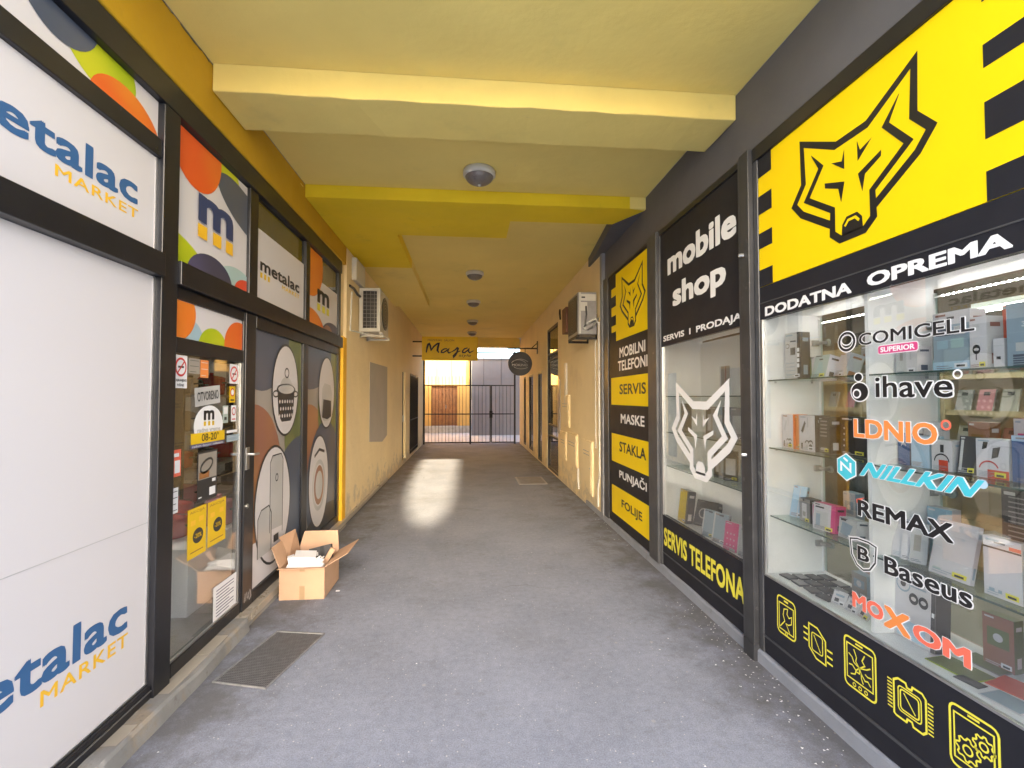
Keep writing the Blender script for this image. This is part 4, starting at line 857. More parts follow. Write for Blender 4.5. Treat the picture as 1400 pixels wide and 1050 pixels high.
def good(nm, cat, label, y0, y1, z0, h, face, side=None, x=1.93, dep=.07, prints=(), lean=0.0, yaw=0.0, group=None, back=None):
    """boxed goods: front face (towards the window) spans y0 (left as seen) to y1, bottom z0, height h; prints in 0..1 face units"""
    o = MB(); w = abs(y0 - y1); side = side or face
    o.box(0, dep, -w / 2, w / 2, 0, h, side)
    M = lambda u, v, d: (-d, w / 2 - u * w, v * h)
    o.rect(0, 1, 0, 1, M, .0006, face)
    for i, pr in enumerate(prints):
        k = .0012 + .0006 * i
        if pr[0] == 'r': o.rect(pr[1], pr[2], pr[3], pr[4], M, k, pr[5])
        elif pr[0] == 'o': o.disc(pr[1], pr[2], pr[3], pr[3] * w / h, M, k, pr[4], 20)
        elif pr[0] == 'g': o.ring(pr[1], pr[2], pr[3], pr[3] * w / h, pr[4], M, k, pr[5], 18, *(pr[6:] or ()))
        elif pr[0] == 'p': o.poly(pr[1], M, k, pr[2])
        elif pr[0] == 't': o.text(pr[1], pr[2], pr[3], pr[4], pr[5], M, k, pr[6], .02)
    if nm != 'phone_case' and h > .05 and w > .035:
        k = .0048; ink = [SLATE, GRYD, STEELB, TERR][random.randrange(4)] if face in (WVIN, GRYP, SAGE, LBLUE, STEELB) else [GRYP, WVIN, PLASTG][random.randrange(3)]
        o.rect(.10, .10 + random.uniform(.2, .45), .93, .965, M, k, ink)
        for i in range(random.randrange(2, 5)): o.rect(.10, random.uniform(.4, .8), .045 + i * .035, .057 + i * .035, M, k, ink)
        if random.random() < .6: o.rect(.60, .94, .05, .05 + .03 / h * .6, M, k + .0006, PAPER if random.random() < .5 else PALY); o.rect(.66, .88, .065, .065 + .008 / h, M, k + .0012, GRYD)
        for sy, sgn in ((-w / 2 - .0006, -1), (w / 2 + .0006, 1)):
            SM = lambda u, v, d: (u * dep, sy + sgn * d, v * h)
            o.rect(.2, .8, .80, .88, SM, 0, ink); o.rect(.25, .7, .1, .3, SM, 0, ink)
    ob = link(nm, o, (0, 0, 0), .0012); ob.location = (x, (y0 + y1) / 2, z0); ob.rotation_euler = (0, lean, yaw)
    return tag(ob, label, cat, group)
GB = 'boxed goods in the big display window'
bars4 = [('r', .15, .85, .62 - .14 * i, .70 - .14 * i, WHT) for i in range(4)]
good('headphone_box', 'box', 'tall grey box with dark spine of white squares on the top shelf', 2.672, 2.565, 1.706, .275, GRYP, CHAR, prints=[('r', 0, .78, 0, 1, GRYP), ('r', .78, 1, 0, 1, CHAR), ('o', .17, .72, .13, GRYD), ('o', .17, .72, .10, GRYP), ('r', .36, .72, .80, .83, GRYD)] + [('r', .38 + .085 * i, .44 + .085 * i, .52, .68, GRYD) for i in range(4)] + [('r', .82, .96, .58 - .11 * i, .66 - .11 * i, WHT) for i in range(4)] + [('r', .1, .7, .1 + .08 * i, .115 + .08 * i, STEELB) for i in range(4)], x=1.90, yaw=.2, group=GB)
good('phone_case_box', 'box', 'small white box beside the tall grey one on the top shelf', 2.545, 2.47, 1.706, .125, WVIN, OLIV, prints=[('r', 0, .18, 0, 1, OLIV), ('r', .62, .70, .55, .85, GRYD)], x=1.95, group=GB)
good('phone_case_box', 'box', 'pale green tilted box on the top shelf', 2.475, 2.37, 1.706, .13, SAGE, WVIN, prints=[('p', [(.15, 0), (.85, .0), (.6, .7), (.4, .7)], TEAL), ('r', .35, .6, .78, .84, GRYD)], x=1.90, lean=.25, group=GB)
good('phone_case_box', 'box', 'white tilted box between the pale green one and the dark gap', 2.37, 2.27, 1.706, .135, WVIN, GRYP, prints=[('r', .15, .8, .12, .3, GRYP)], x=1.93, lean=.35, yaw=-.25, group=GB)
good('gadget_box', 'box', 'large blue grey box with white hanging tab on the top shelf', 1.80, 1.655, 1.706, .24, STEELB, WVIN, prints=[('r', 0, 1, .78, 1, WVIN), ('r', .4, .6, .87, .91, GRYD), ('r', .12, .42, .38, .52, SKYB), ('r', .5, .85, .38, .54, TEAL), ('r', .1, .5, .60, .72, SLATE), ('r', .6, .9, .60, .74, GRYP), ('r', .0, 1, .0, .16, LBLUE)], group=GB)
good('gadget_box', 'box', 'narrow white box with a small black palm print on the top shelf', 1.648, 1.588, 1.706, .20, WVIN, GRYP, prints=[('r', .2, .6, .72, .86, GRYP), ('g', .4, .38, .2, .06, GRYD), ('r', .36, .42, .18, .36, GRYD)], x=1.92, group=GB)
good('gadget_box', 'box', 'pale beige and white box right of the partition on the top shelf', 1.965, 1.865, 1.706, .115, GRYP, WVIN, prints=[('r', .5, 1, 0, 1, WVIN), ('r', .2, .35, .5, .8, BEIGP), ('r', .68, .76, .5, .85, GRYP)], x=1.92, group=GB)
good('gadget_box', 'box', 'small teal box behind the beige and white one on the top shelf', 1.862, 1.81, 1.706, .055, TEAL, SAGE, x=1.99, group=GB)
good('gadget_box', 'box', 'small white box with a lid line beside the navy poster box', 1.575, 1.54, 1.706, .11, WVIN, GRYP, prints=[('r', 0, 1, .74, .78, GRYP), ('r', .3, .7, .3, .4, GRYD)], group=GB)
good('gadget_box', 'box', 'blue grey box with white lettering, rightmost on the top shelf', 1.53, 1.34, 1.706, .23, STEELB, SLATE, prints=[('t', '360\u00b0', .25, .6, .62, .70, WHT), ('r', .1, .9, .0, .2, SLATE), ('r', .15, .5, .25, .38, GRYP), ('r', .55, .9, .28, .45, GRYP)], group=GB)
def hbox(y0, y1, lab, side, x=1.90):
    return good('headphone_box', 'box', lab, y0, y1, 1.300, .20, WVIN, side, x=x, dep=.09, group=GB, prints=[('p', [(.10, .55), (.22, .5), (.42, .78), (.34, .84)], GRYP if side is ORG else CHAR), ('r', .52, .58, .66, .94, GRYP), ('g', .50, .22, .12, .035, GRYD, 0, 180), ('g', .74, .22, .13, .04, GRYD, 0, 180), ('o', .74, .14, .11, CHAR), ('o', .50, .13, .08, GRYP), ('r', .14, .24, .06, .22, GRYD), ('r', .0, .04, 0, 1, GRYP)])
hbox(2.69, 2.60, 'white headphone box with pale plug print, nearest the window post', ORG, 1.88)
good('headphone_box', 'box', 'orange box edge standing between the two white headphone boxes', 2.592, 2.55, 1.300, .197, OREN, ORG, x=1.89, group=GB)
hbox(2.545, 2.425, 'white headphone box with dark plug print beside the charcoal boxes', CHAR, 1.88)
good('gadget_box', 'box', 'charcoal box with pale text lines beside the white headphone boxes', 2.42, 2.345, 1.300, .195, CHAR, GRYD, prints=[('r', .15, .8, .86 - .1 * i, .90 - .1 * i, PLASTG) for i in range(5)] + [('r', .2, .8, .08, .16, GRYP)], x=1.90, group=GB)
good('gadget_box', 'box', 'black box with a row of white icons at the end of the middle shelf', 2.33, 2.17, 1.300, .20, GRYD, CHAR, prints=[('o', .16, .70 - .15 * i, .035, GRYP) for i in range(4)] + [('r', .1, .5, .92, .95, GRYP)], x=1.95, group=GB)
good('gadget_box', 'box', 'dark blue box with a white squiggle right of the partition', 1.975, 1.92, 1.300, .14, DBLU, SLATE, prints=[('g', .5, .6, .2, .06, GRYP, 0, 200)], group=GB)
good('gadget_box', 'box', 'plain light blue box on the middle shelf', 1.912, 1.83, 1.300, .135, LBLUE, SKYB, group=GB)
good('charger_box', 'box', 'white and red charger box with small black plug on the middle shelf', 1.82, 1.735, 1.300, .125, WVIN, GRYP, prints=[('r', .35, .8, 0, .35, REDP), ('g', .5, .3, .35, .05, GRYD, 0, 180), ('r', .45, .62, .6, .85, GRYD)], group=GB)
good('phone_box', 'box', 'dark phone leaning beside the red and white charger box', 1.715, 1.655, 1.300, .15, CHAR, GRYD, prints=[('r', .1, .25, .1, .9, GRYP)], lean=.2, yaw=.25, dep=.02, group=GB)
good('charger_box', 'box', 'larger white box with red foot and two black adapters on the middle shelf', 1.645, 1.535, 1.300, .145, WVIN, GRYP, prints=[('r', .35, 1, 0, .22, REDP), ('g', .4, .2, .30, .04, REDS, 20, 170), ('p', [(.2, .72), (.35, .76), (.4, .92), (.25, .92)], GRYD), ('p', [(.5, .5), (.7, .56), (.78, .82), (.55, .78)], CHAR)], group=GB)
good('gadget_box', 'box', 'bright blue box at the right edge of the photo on the middle shelf', 1.525, 1.36, 1.300, .165, DBLU, BLUE, prints=[('r', 0, 1, .88, 1, LBLUE), ('r', .1, .9, .4, .5, BLUE)], group=GB)
good('card_sleeve', 'packet', 'pale blue packets leaning at the post end of the low shelf', 2.685, 2.60, .894, .185, LBLUE, SKYB, lean=.25, yaw=.3, dep=.02, x=1.92, prints=[('r', .5, .56, 0, 1, WVIN)], group=GB)
good('gadget_box', 'box', 'small grey box with a cut out front on the low shelf', 2.585, 2.50, .894, .13, PLASTG, CHAR, prints=[('r', .25, .7, .15, .8, WVIN), ('r', .32, .6, .25, .45, BEIGP), ('r', .4, .5, .9, 1.0, GRYD)], x=1.90, group=GB)
good('gadget_box', 'box', 'narrow white box with red front on the low shelf', 2.495, 2.455, .894, .12, WVIN, GRYP, prints=[('r', .15, .85, .25, .9, PINK)], x=1.91, group=GB)
good('cable_box', 'box', 'white cable box with red edge on the low shelf', 2.43, 2.30, .894, .14, WVIN, PINK, prints=[('r', .82, 1, 0, 1, PINK), ('r', .1, .5, .82, .88, GRYD), ('r', .1, .7, .1, .7, GRYP), ('r', .15, .35, .15, .6, STEELB)], x=1.87, yaw=.15, lean=.08, group=GB)
good('cable_box', 'box', 'grey printed cable box next to the partition on the low shelf', 2.275, 2.165, .894, .10, GRYP, WVIN, prints=[('r', .1, .4, .84, .92, GRYD), ('p', [(.1, .2), (.6, .1), (.8, .7), (.2, .8)], STEELB)], x=1.88, lean=.1, group=GB)
for i, (yy, lb) in enumerate(((1.95, 'white case box leaning next to the partition on the low shelf'), (1.905, 'second white case box from the partition on the low shelf'), (1.865, 'white case box with grey picture beside the large white sheet box'))):
    good('phone_case_box', 'box', lb, yy + .03, yy - .03, .894, .17, WVIN if i != 2 else GRYP, GRYP, lean=.3, yaw=.5, dep=.02, x=1.90, prints=[('r', .2, .6, .3, .7, BEIGP)] if i == 2 else [('r', .75, .82, .0, 1, GRYP)], group=GB)
good('screen_box', 'box', 'large plain white box with a hanging tab on the low shelf', 1.79, 1.63, .894, .22, WVIN, WVIN, prints=[('r', .1, .25, .9, .915, GRYD), ('r', .1, .3, .08, .12, SAGE), ('r', .6, .8, .08, .12, GRYP)], lean=.22, x=1.87, dep=.02, group=GB)
good('gadget_box', 'box', 'tall dark box with columns of tiny text behind the large white one', 1.66, 1.54, .894, .36, CHAR, GRYD, prints=[('r', .2, .8, .9 - .05 * i, .915 - .05 * i, PLASTG) for i in range(9)] + [('r', .55, .8, .30, .34, GRYP)], x=2.05, group=GB)
good('phone_case_box', 'box', 'white hanging packet with a black top line at the right edge of the low shelf', 1.57, 1.45, .894, .21, WVIN, GRYP, prints=[('r', 0, 1, .80, .83, GRYD), ('r', .3, .6, .9, .93, GRYD), ('r', .7, 1, .84, .9, CORAL), ('r', .15, .3, .08, .14, STEELB), ('r', .4, .5, .08, .14, STEELB)], x=1.86, dep=.03, group=GB)
good('lamp_box', 'box', 'tall white ring lamp box reading RGB LED standing on the cabinet floor', 1.985, 1.80, .547, .30, WVIN, CHAR, prints=[('r', .9, 1, 0, 1, CHAR), ('r', .92, .98, .48, .54, WHT), ('g', .22, .78, .17, .025, STEELB), ('o', .22, .78, .07, CHAR), ('t', 'RGB LED', .42, .86, .84, .90, SLATE), ('r', .42, .8, .78, .80, STEELB), ('g', .5, .62, .09, .05, GRYD, 0, 360), ('g', .74, .62, .09, .05, GRYD, 0, 360), ('r', .1, .8, .03, .28, LBLUE)], x=1.90, lean=.05, group=GB)
# second row further back on the shelves
for (y0, y1, z, h_, f_, sd_, lb) in ((2.66, 2.58, 1.300, .17, STEELB, SLATE, 'blue grey box in the back row behind the headphone boxes'), (2.30, 2.22, 1.706, .16, BEIGP, TERR, 'brown box in the back row of the top shelf near the dark gap'), (1.97, 1.90, 1.300, .19, GRYP, WVIN, 'pale grey box in the back row behind the dark blue one'), (1.78, 1.70, 1.300, .20, TERR, WOOD, 'brown box in the back row of the middle shelf'), (1.62, 1.52, 1.300, .22, WVIN, PINK, 'white and pink box in the back row of the middle shelf'), (1.96, 1.86, .894, .22, SKYB, WVIN, 'sky blue box in the back row behind the white case boxes'), (1.50, 1.40, .894, .27, CHAR, CORAL, 'charcoal and coral box in the back row at the right edge'), (2.45, 2.36, .894, .19, GRYP, STEELB, 'grey box in the back row behind the red edged cable box'), (1.64, 1.58, 1.706, .25, CORAL, REDP, 'red box in the back row of the top shelf'), (1.92, 1.84, 1.706, .17, PLASTG, CHAR, 'grey box in the back row behind the beige and white one'), (1.74, 1.64, .547, .20, TERR, OLIV, 'brown and olive box on the cabinet floor behind the flyers'), (1.58, 1.46, .547, .16, WVIN, CORAL, 'white and coral box on the cabinet floor behind the red flyer'), (2.40, 2.30, .547, .12, BEIGP, STEELB, 'taupe box on the cabinet floor behind the phones')):
    good('gadget_box', 'box', lb, y0, y1, z, h_, f_, sd_, x=2.055, dep=.05, yaw=random.uniform(-.15, .15), prints=[('r', .15, .85, .4, .75, sd_), ('o', .5, .58, .16, WVIN if f_ is not WVIN else GRYP)], group=GB)
# phones lying on the cabinet floor
def flat(nm, cat, label, cx, cy, sx, sy, sz, rz, m, m2=None, group=None, z=.547):
    q = MB(); q.box(-sx / 2, sx / 2, -sy / 2, sy / 2, 0, sz, m)
    if m2: q.box(-sx / 2 + .004, sx / 2 - .004, -sy / 2 + .004, sy / 2 - .004, sz, sz + .0012, m2)
    o = link(nm, q, (0, 0, 0), .0015); o.location = (cx, cy, z); o.rotation_euler = (0, 0, rz); return tag(o, label, cat, group)
rows = ['front', 'second', 'third', 'back']; places = ['nearest the window post', 'second from the post', 'third from the post', 'fourth from the post']
for i in range(4):
    for j in range(4):
        flat('used_phone', 'phone', f'dark phone lying on the cabinet floor, {rows[i]} row, {places[j]}', 1.865 + i * .07, 2.64 - j * .098 - i * .012, .058, .082, .009, random.uniform(-.15, .15), CHAR, [GRYD, PLASTG, CHAR][(i + j) % 3], 'phones lying on the cabinet floor')
for j, (yy, lb) in enumerate(((2.27, 'white price card lying after the phones on the cabinet floor'), (2.19, 'white and grey price card next to the single card on the cabinet floor'), (2.12, 'price card lying nearest the ring lamp box'))):
    good('price_card', 'card', lb, yy + .035, yy - .035, .548, .07, WVIN, GRYP, prints=[('r', .2, .8, .6, .75, STEELB), ('r', .2, .5, .2, .45, CHAR)], x=1.865, lean=.5, yaw=.3 - .2 * j, dep=.003, group='price cards on the cabinet floor')
for (cx, cy, sx, sy, m, m2, lb) in ((1.90, 1.70, .12, .17, LIME, OLIV, 'green flyer lying right of the ring lamp box'), (1.98, 1.55, .13, .16, CORAL, REDP, 'red flyer lying on the cabinet floor at the right edge'), (1.86, 1.50, .10, .12, WVIN, STEELB, 'white and blue leaflet in front of the red flyer'), (2.04, 1.72, .10, .15, BEIGP, OLIV, 'brown leaflet behind the green flyer'), (1.85, 1.62, .05, .08, GRYD, CHAR, 'black card between the green flyer and the white leaflet')):
    flat('flyer', 'flyer', lb, cx, cy, sx, sy, .003, random.uniform(-.3, .3), m, m2, 'flyers on the cabinet floor')
# narrower cabinet
GC = 'goods in the narrower display window'
good('tablet_box', 'box', 'yellow framed tablet box at the left foot of the narrower window', 4.13, 3.98, .503, .28, PAPY, GRYD, prints=[('r', .06, .94, .06, .94, YVIN), ('r', .9, 1, 0, 1, GRYD)], lean=.12, x=1.87, group=GC)
good('tablet_box', 'box', 'black framed box behind the yellow one in the narrower window', 3.98, 3.78, .503, .22, CHAR, GRYD, prints=[('g', .4, .5, .2, .05, GRYP)], lean=.35, yaw=.5, x=1.98, group=GC)
good('phone_case_box', 'box', 'first blue grey case box from the left at the foot of the narrower window', 3.66, 3.53, .503, .21, STEELB, TEAL, prints=[('r', .35, .65, .9, .96, GRYD), ('r', 0, .1, 0, 1, WVIN)], lean=.2, yaw=.35, x=1.87, dep=.03, group=GC)
good('phone_case_box', 'box', 'second blue grey case box, next to the pink one', 3.50, 3.37, .503, .22, STEELB, WVIN, prints=[('r', .35, .65, .9, .96, GRYD), ('r', 0, .1, 0, 1, WVIN)], lean=.2, yaw=.35, x=1.87, dep=.03, group=GC)
good('phone_case_box', 'box', 'pink spotted case box at the foot of the narrower window', 3.32, 3.20, .503, .20, PINK, WVIN, prints=[('o', .25 + .25 * (i % 3), .2 + .2 * (i // 3), .05, WVIN) for i in range(9)] + [('r', .5, .9, .02, .1, GRYP)], lean=.15, yaw=.3, x=1.86, dep=.03, group=GC)
good('phone_case_box', 'box', 'grey case box right of the pink one by the window post', 3.17, 3.06, .503, .19, GRYP, CHAR, lean=.2, yaw=.3, x=1.88, dep=.03, group=GC)
def leaning(z, ys, h, lab, cols):
    for i, yy in enumerate(ys):
        o = good('case_sleeve', 'packet', f'{lab}, {["leftmost", "second", "third", "fourth", "fifth"][i]} of its row', yy + .05, yy - .05, z, h, cols[i % len(cols)], CHAR, lean=.05, yaw=.75, dep=.018, x=1.93, group=GC, prints=[('r', .15, .85, .2, .75, STEELB if i % 2 else GRYP)])
leaning(1.286, (3.62, 3.54, 3.46, 3.37, 3.26), .24, 'dark leaning packet on the upper middle shelf of the narrower window', [CHAR, PLASTG, STEELB])
leaning(.980, (3.50, 3.43, 3.36), .22, 'dark leaning packet on the lower shelf of the narrower window', [CHAR, PLASTG])
good('gadget_box', 'box', 'grey box with black photo pictures on the lower shelf by the post', 3.26, 3.06, .980, .17, STEELB, GRYP, prints=[('r', .1, .45, .1, .5, CHAR), ('r', .55, .9, .1, .45, GRYD), ('r', 0, 1, .85, 1, GRYP)], x=1.95, group=GC)
good('gadget_box', 'box', 'black box with white marks on the top shelf of the narrower window', 3.24, 3.03, 1.613, .11, CHAR, GRYD, prints=[('r', .1, .3, .3, .6, GRYP), ('r', .5, .6, .2, .5, GRYP)], x=1.98, group=GC)
good('case_sleeve', 'packet', 'dark packet at the left end of the upper middle shelf', 4.12, 4.03, 1.286, .26, CHAR, GRYD, lean=.05, yaw=.9, dep=.02, group=GC)
for i, yy in enumerate((3.79, 3.71)):
    t = good('door_handle_bar', 'handle', ('left' if i == 0 else 'right') + ' upright wooden grip on the cabinet wall above the wolf decal', yy + .012, yy - .012, 1.69, .17, TERR if i else WVIN, BEIGP, x=2.10, dep=.03, group='upright grips')

# phone shop interior
t = thing('case_rack', 'beige slatted rack of phone cases seen through the display cabinet', 'rack', (4.2, 3.9, .09))
b = MB(); b.box(4.22, 4.26, 2.0, 5.8, .09, 2.15, RACKM); part('back_board', b, t)
for z in (.55, .85, 1.15, 1.45, 1.75, 2.05):
    b = MB(); b.box(4.10, 4.22, 2.0, 5.8, z, z + .02, RACKM); b.box(4.09, 4.10, 2.0, 5.8, z, z + .045, RACKM); part('rack_shelf', b, t)
for yy in (2.0, 3.74, 4.6, 5.8):
    b = MB(); b.box(4.08, 4.23, yy - .015, yy + .015, .09, 2.15, RACKM); part('upright', b, t)
cols = [('brown', TERR), ('black', GRYD), ('pink', mat('rose_case', (.55, .22, .25), .5)), ('tan', mat('tan_case', (.48, .33, .2), .5)), ('red', REDP), ('grey', PLASTG), ('beige', BEIGP)]
cnt = 0
for rname, z in (('lowest lit', .87), ('lower', 1.17), ('middle', 1.47), ('upper', 1.77)):
    for j, yy in enumerate((3.62, 3.45, 3.28, 3.11, 2.94, 2.77, 5.3, 5.05, 4.8)):
        cn, cm = cols[(cnt * 3 + j) % 7]; cnt += 1
        where = f'{["first", "second", "third", "fourth", "fifth", "sixth"][j]} from the upright post' if j < 6 else f'{["first", "second", "third"][j - 6]} from the far end'
        good('phone_case', 'phone case', f'{cn} phone case on the {rname} row of the rack, {where}', yy + .06, yy - .06, z, .2, cm, GRYP, x=4.12, dep=.015, lean=.25, prints=[('r', .3, .7, .75, .9, GRYD)], group='phone cases on the beige rack')
t = thing('tube_lamp', 'lit white fluorescent tube above the case rack', 'lamp', (3.95, 2.7, 2.25))
b = MB(); b.box(3.92, 3.98, 2.05, 3.35, 2.29, 2.33, WHT); part('housing', b, t); b = MB(); b.tube([(3.95, 2.08, 2.27), (3.95, 3.32, 2.27)], .014, TUBE, 10); part('tube', b, t)
t = thing('added_fill_lamp', 'unseen white tube lamp added to light the phone shop', 'lamp', (2.9, 3.6, 2.95))  # hidden extra lamp added as fill for the shop interior
b = MB(); b.box(2.85, 2.95, 2.0, 5.2, 2.965, 3.0, WHT); part('housing', b, t); b = MB(); b.tube([(2.90, 2.05, 2.945), (2.90, 5.15, 2.945)], .016, TUBE, 10); part('tube', b, t)
t = thing('shop_chair', 'dark padded chair behind the display cabinet', 'chair', (2.9, 3.7, .09))
b = MB(); b.box(2.68, 3.12, 3.48, 3.92, .52, .60, CHAR); part('seat', b, t, bevel=.02); b = MB(); b.box(3.08, 3.15, 3.48, 3.92, .65, 1.12, CHAR); part('backrest', b, t, bevel=.03)
for sx in (2.71, 3.09):
    for sy in (3.51, 3.89): b = MB(); b.tube([(sx, sy, .09), (sx, sy, .52)], .014, STEEL); part('leg', b, t)

# ================================================================== THINGS IN THE PASSAGE
# ceiling lamps
L0 = thing('ceiling_lamp', 'largest round ceiling lamp, nearest the camera between the cream beam and the yellow step', 'lamp', (.085, 4.2, CEILZ), 'round ceiling lamps along the passage')
c = (.085, 4.2, CEILZ)
b = MB(); b.lathe([(.135, 0), (.145, -.012), (.145, -.05), (.128, -.062)], c, PLAST, 40); smooth(part('base_ring', b, L0))
b = MB(); b.lathe([(.127, -.058)] + [(.125 * cos(R(a)), -.058 - .075 * sin(R(a))) for a in range(8, 90, 9)], c, LENS, 40); smooth(part('lamp_glass', b, L0))
b = MB(); b.lathe([(.012, -.131), (.012, -.14), (.005, -.145)], c, PLAST, 12); part('screw', b, L0)
for yy, lb in ((7.66, 'second round ceiling lamp, just beyond the yellow step'), (9.95, 'third round ceiling lamp along the passage'), (12.5, 'fourth round ceiling lamp, small and far'), (14.7, 'farthest round ceiling lamp, just before the gate')): dup(L0, (.085, yy, CEILZ), lb)

# gate
Gt = thing('iron_gate', 'dark iron bar gate closing the far end of the passage', 'gate', (0, 16.38, 0))
GY = 16.3
for x in (-1.53, .04, 1.57):
    b = MB(); b.box(x - .03, x + .03, GY - .03, GY + .03, 0, 3.18, IRON); part('post', b, Gt, bevel=.003)
b = MB(); b.box(-1.5, 1.54, GY - .02, GY + .02, 3.12, 3.16, IRON); part('rail', b, Gt)
for (xa, xb) in ((-1.5, .01), (.07, .70), (.785, 1.54)):
    for z, t_ in ((.06, .02), (1.03, .018), (2.01, .018)):
        b = MB(); b.box(xa, xb, GY - .016, GY + .016, z - t_, z + t_, IRON); part('rail', b, Gt)
    n = int(round((xb - xa) / .118))
    for i in range(1, n):
        x = xa + (xb - xa) * i / n
        b = MB(); b.tube([(x, GY, .07), (x, GY, 2.02 if xa > 0 else 2.32)], .0075, IRON, 6); part('bar', b, Gt)
for x in (.72, .765): b = MB(); b.box(x - .018, x + .018, GY - .018, GY + .018, .05, 2.03, IRON); part('stile', b, Gt)
b = MB(); b.box(.69, .80, GY - .05, GY + .04, .90, 1.14, IRON); part('lock', b, Gt, bevel=.004)
b = MB(); b.tube([(.745, GY - .05, 1.06), (.745, GY - .10, 1.06), (.84, GY - .10, 1.055)], .012, IRON); part('handle', b, Gt)
for x in (-1.1, -.6, -.1, .5, 1.1):
    b = MB(); b.tube([(x, GY, 2.03), (x, GY, 3.12)], .007, IRON, 6); part('bar', b, Gt)

# Maja sign
Sg = thing('hanging_sign', 'mustard yellow rectangular sign with handwritten black lettering, bracketed to the left wall', 'sign', (-.55, 13.3, 2.63))
b = MB(); b.box(-1.31, .235, 13.24, 13.31, 2.63, 3.29, MUSTS := mat('mustard_sign', (.84, .58, .015), .5, var=.05, vscale=4)); part('board', b, Sg, bevel=.004)
for z in (3.15, 2.75): b = MB(); b.tube([(-1.568, 13.28, z), (-1.31, 13.28, z)], .02, IRON); part('bracket', b, Sg)
MS = lambda u, v, d: (-1.31 + (u - 80) / 365 * 1.545, 13.24 - d, 3.29 - (v - 100) / 155 * .66)
b = MB()
for pl, w in (([(108, 205), (114, 172), (120, 152), (128, 147), (134, 160), (140, 188), (158, 164), (180, 146), (190, 145), (184, 170), (181, 190), (190, 206)], [5, 8, 9, 8, 8, 8, 7, 7, 8, 9, 9, 4]), ([(245, 178), (225, 180), (208, 192), (207, 203), (222, 203), (245, 188), (256, 178), (248, 198), (256, 206), (275, 198)], 6), ([(275, 198), (296, 186), (310, 172), (316, 176), (309, 200), (297, 222), (286, 234), (284, 224), (300, 206), (330, 192)], [4, 6, 7, 8, 8, 8, 7, 5, 4, 4]), ([(378, 172), (358, 178), (345, 192), (346, 203), (360, 203), (378, 188), (388, 176), (384, 196), (392, 203), (418, 190)], 6)):
    b.stroke(pl, [q * 1.5 for q in w] if isinstance(w, list) else [w * 1.2] + [w * 1.5] * (len(pl) - 2) + [w * .7], MS, .003, BLKL)
b.text('style', 322, 400, 236, 212, MS, .003, BLKL, .0, shear=.15); b.text('FRIZERSKI  SALON', 118, 290, 130, 117, MS, .003, WOOD, .0)
part('lettering', b, Sg)
# round sign
Rg = thing('round_sign', 'black round sign hanging from an iron arm on the right wall', 'sign', (1.3, 12.05, 2.17))
b = MB(); b.lathe([(.30, -.025), (.31, -.02), (.31, .02), (.30, .025)], (1.30, 12.05, 2.465), BLKS := mat('black_sign_face', (.014, .014, .022), .35), 44, 'y'); part('board', b, Rg)
b = MB(); b.tube([(.98, 12.05, 2.86), (1.76, 12.05, 2.86)], .018, IRON); part('arm', b, Rg); b = MB(); b.box(1.735, 1.757, 12.0, 12.1, 2.72, 3.05, IRON); b.tube([(1.745, 12.05, 3.0), (1.60, 12.05, 2.87)], .012, IRON); part('wall_bracket', b, Rg)
for x in (1.17, 1.43): b = MB(); b.tube([(x, 12.05, 2.86), (x, 12.05, 2.735)], .010, IRON, 6); part('hanger', b, Rg)
MG = lambda u, v, d: (u, 12.02 - d, v); b = MB(); b.text('MOKINO', 1.09, 1.49, 2.40, 2.46, MG, .006, GRYP, .01)
b.ring(1.30, 2.38, .26, .20, .012, MG, .006, GRYP, 20, 40, 150); b.ring(1.25, 2.44, .20, .12, .010, MG, .006, GRYP, 20, 20, 140); b.ring(1.32, 2.42, .2, .09, .009, MG, .006, GRYP, 20, 200, 330); part('lettering', b, Rg)

# air conditioners
A = thing('air_conditioner', 'outdoor air conditioner unit with white framed grille high on the left wall', 'air conditioner', (-1.42, 7.1, 2.52))
b = MB(); b.box(-1.545, -1.262, 6.83, 7.50, 2.53, 3.15, PLAST); part('casing', b, A, bevel=.01)
b = MB()
for bb in ((-1.55, -1.50, 2.53, 3.15), (-1.305, -1.258, 2.53, 3.15), (-1.50, -1.305, 2.53, 2.58), (-1.50, -1.305, 3.11, 3.15)): b.box(bb[0], bb[1], 6.80, 6.829, bb[2], bb[3], PLAST)
part('grille_frame', b, A, bevel=.003)
b = MB(); b.box(-1.50, -1.305, 6.822, 6.828, 2.58, 3.11, GRYD); part('coil', b, A)
b = MB()
for i in range(9): b.tube([(-1.50, 6.81, 2.62 + i * .055), (-1.305, 6.81, 2.62 + i * .055)], .003, PLASTG, 5)
for i in range(3): b.tube([(-1.45 + i * .055, 6.812, 2.58), (-1.45 + i * .055, 6.812, 3.11)], .003, PLASTG, 5)
part('grille', b, A)
b = MB(); b.lathe([(.24, 0), (.24, .012), (.22, .014)], (-1.263, 7.18, 2.84), GRYD, 30, 'x')
for i in range(5): b.ring(7.18, 2.84, .045 * (i + 1), .045 * (i + 1), .006, lambda u, v, d: (-1.248 + d, u, v), 0, PLAST, 24)
part('fan_guard', b, A)
b = MB()
for yy in (6.95, 7.4): b.box(-1.567, -1.23, yy - .02, yy + .02, 2.47, 2.50, PLAST); b.box(-1.567, -1.545, yy - .02, yy + .02, 2.46, 2.95, PLAST)
b.box(-1.28, -1.235, 6.85, 7.5, 2.50, 2.526, PLAST); b.box(-1.54, -1.50, 6.85, 7.6, 2.50, 2.526, PLAST); part('bracket', b, A)
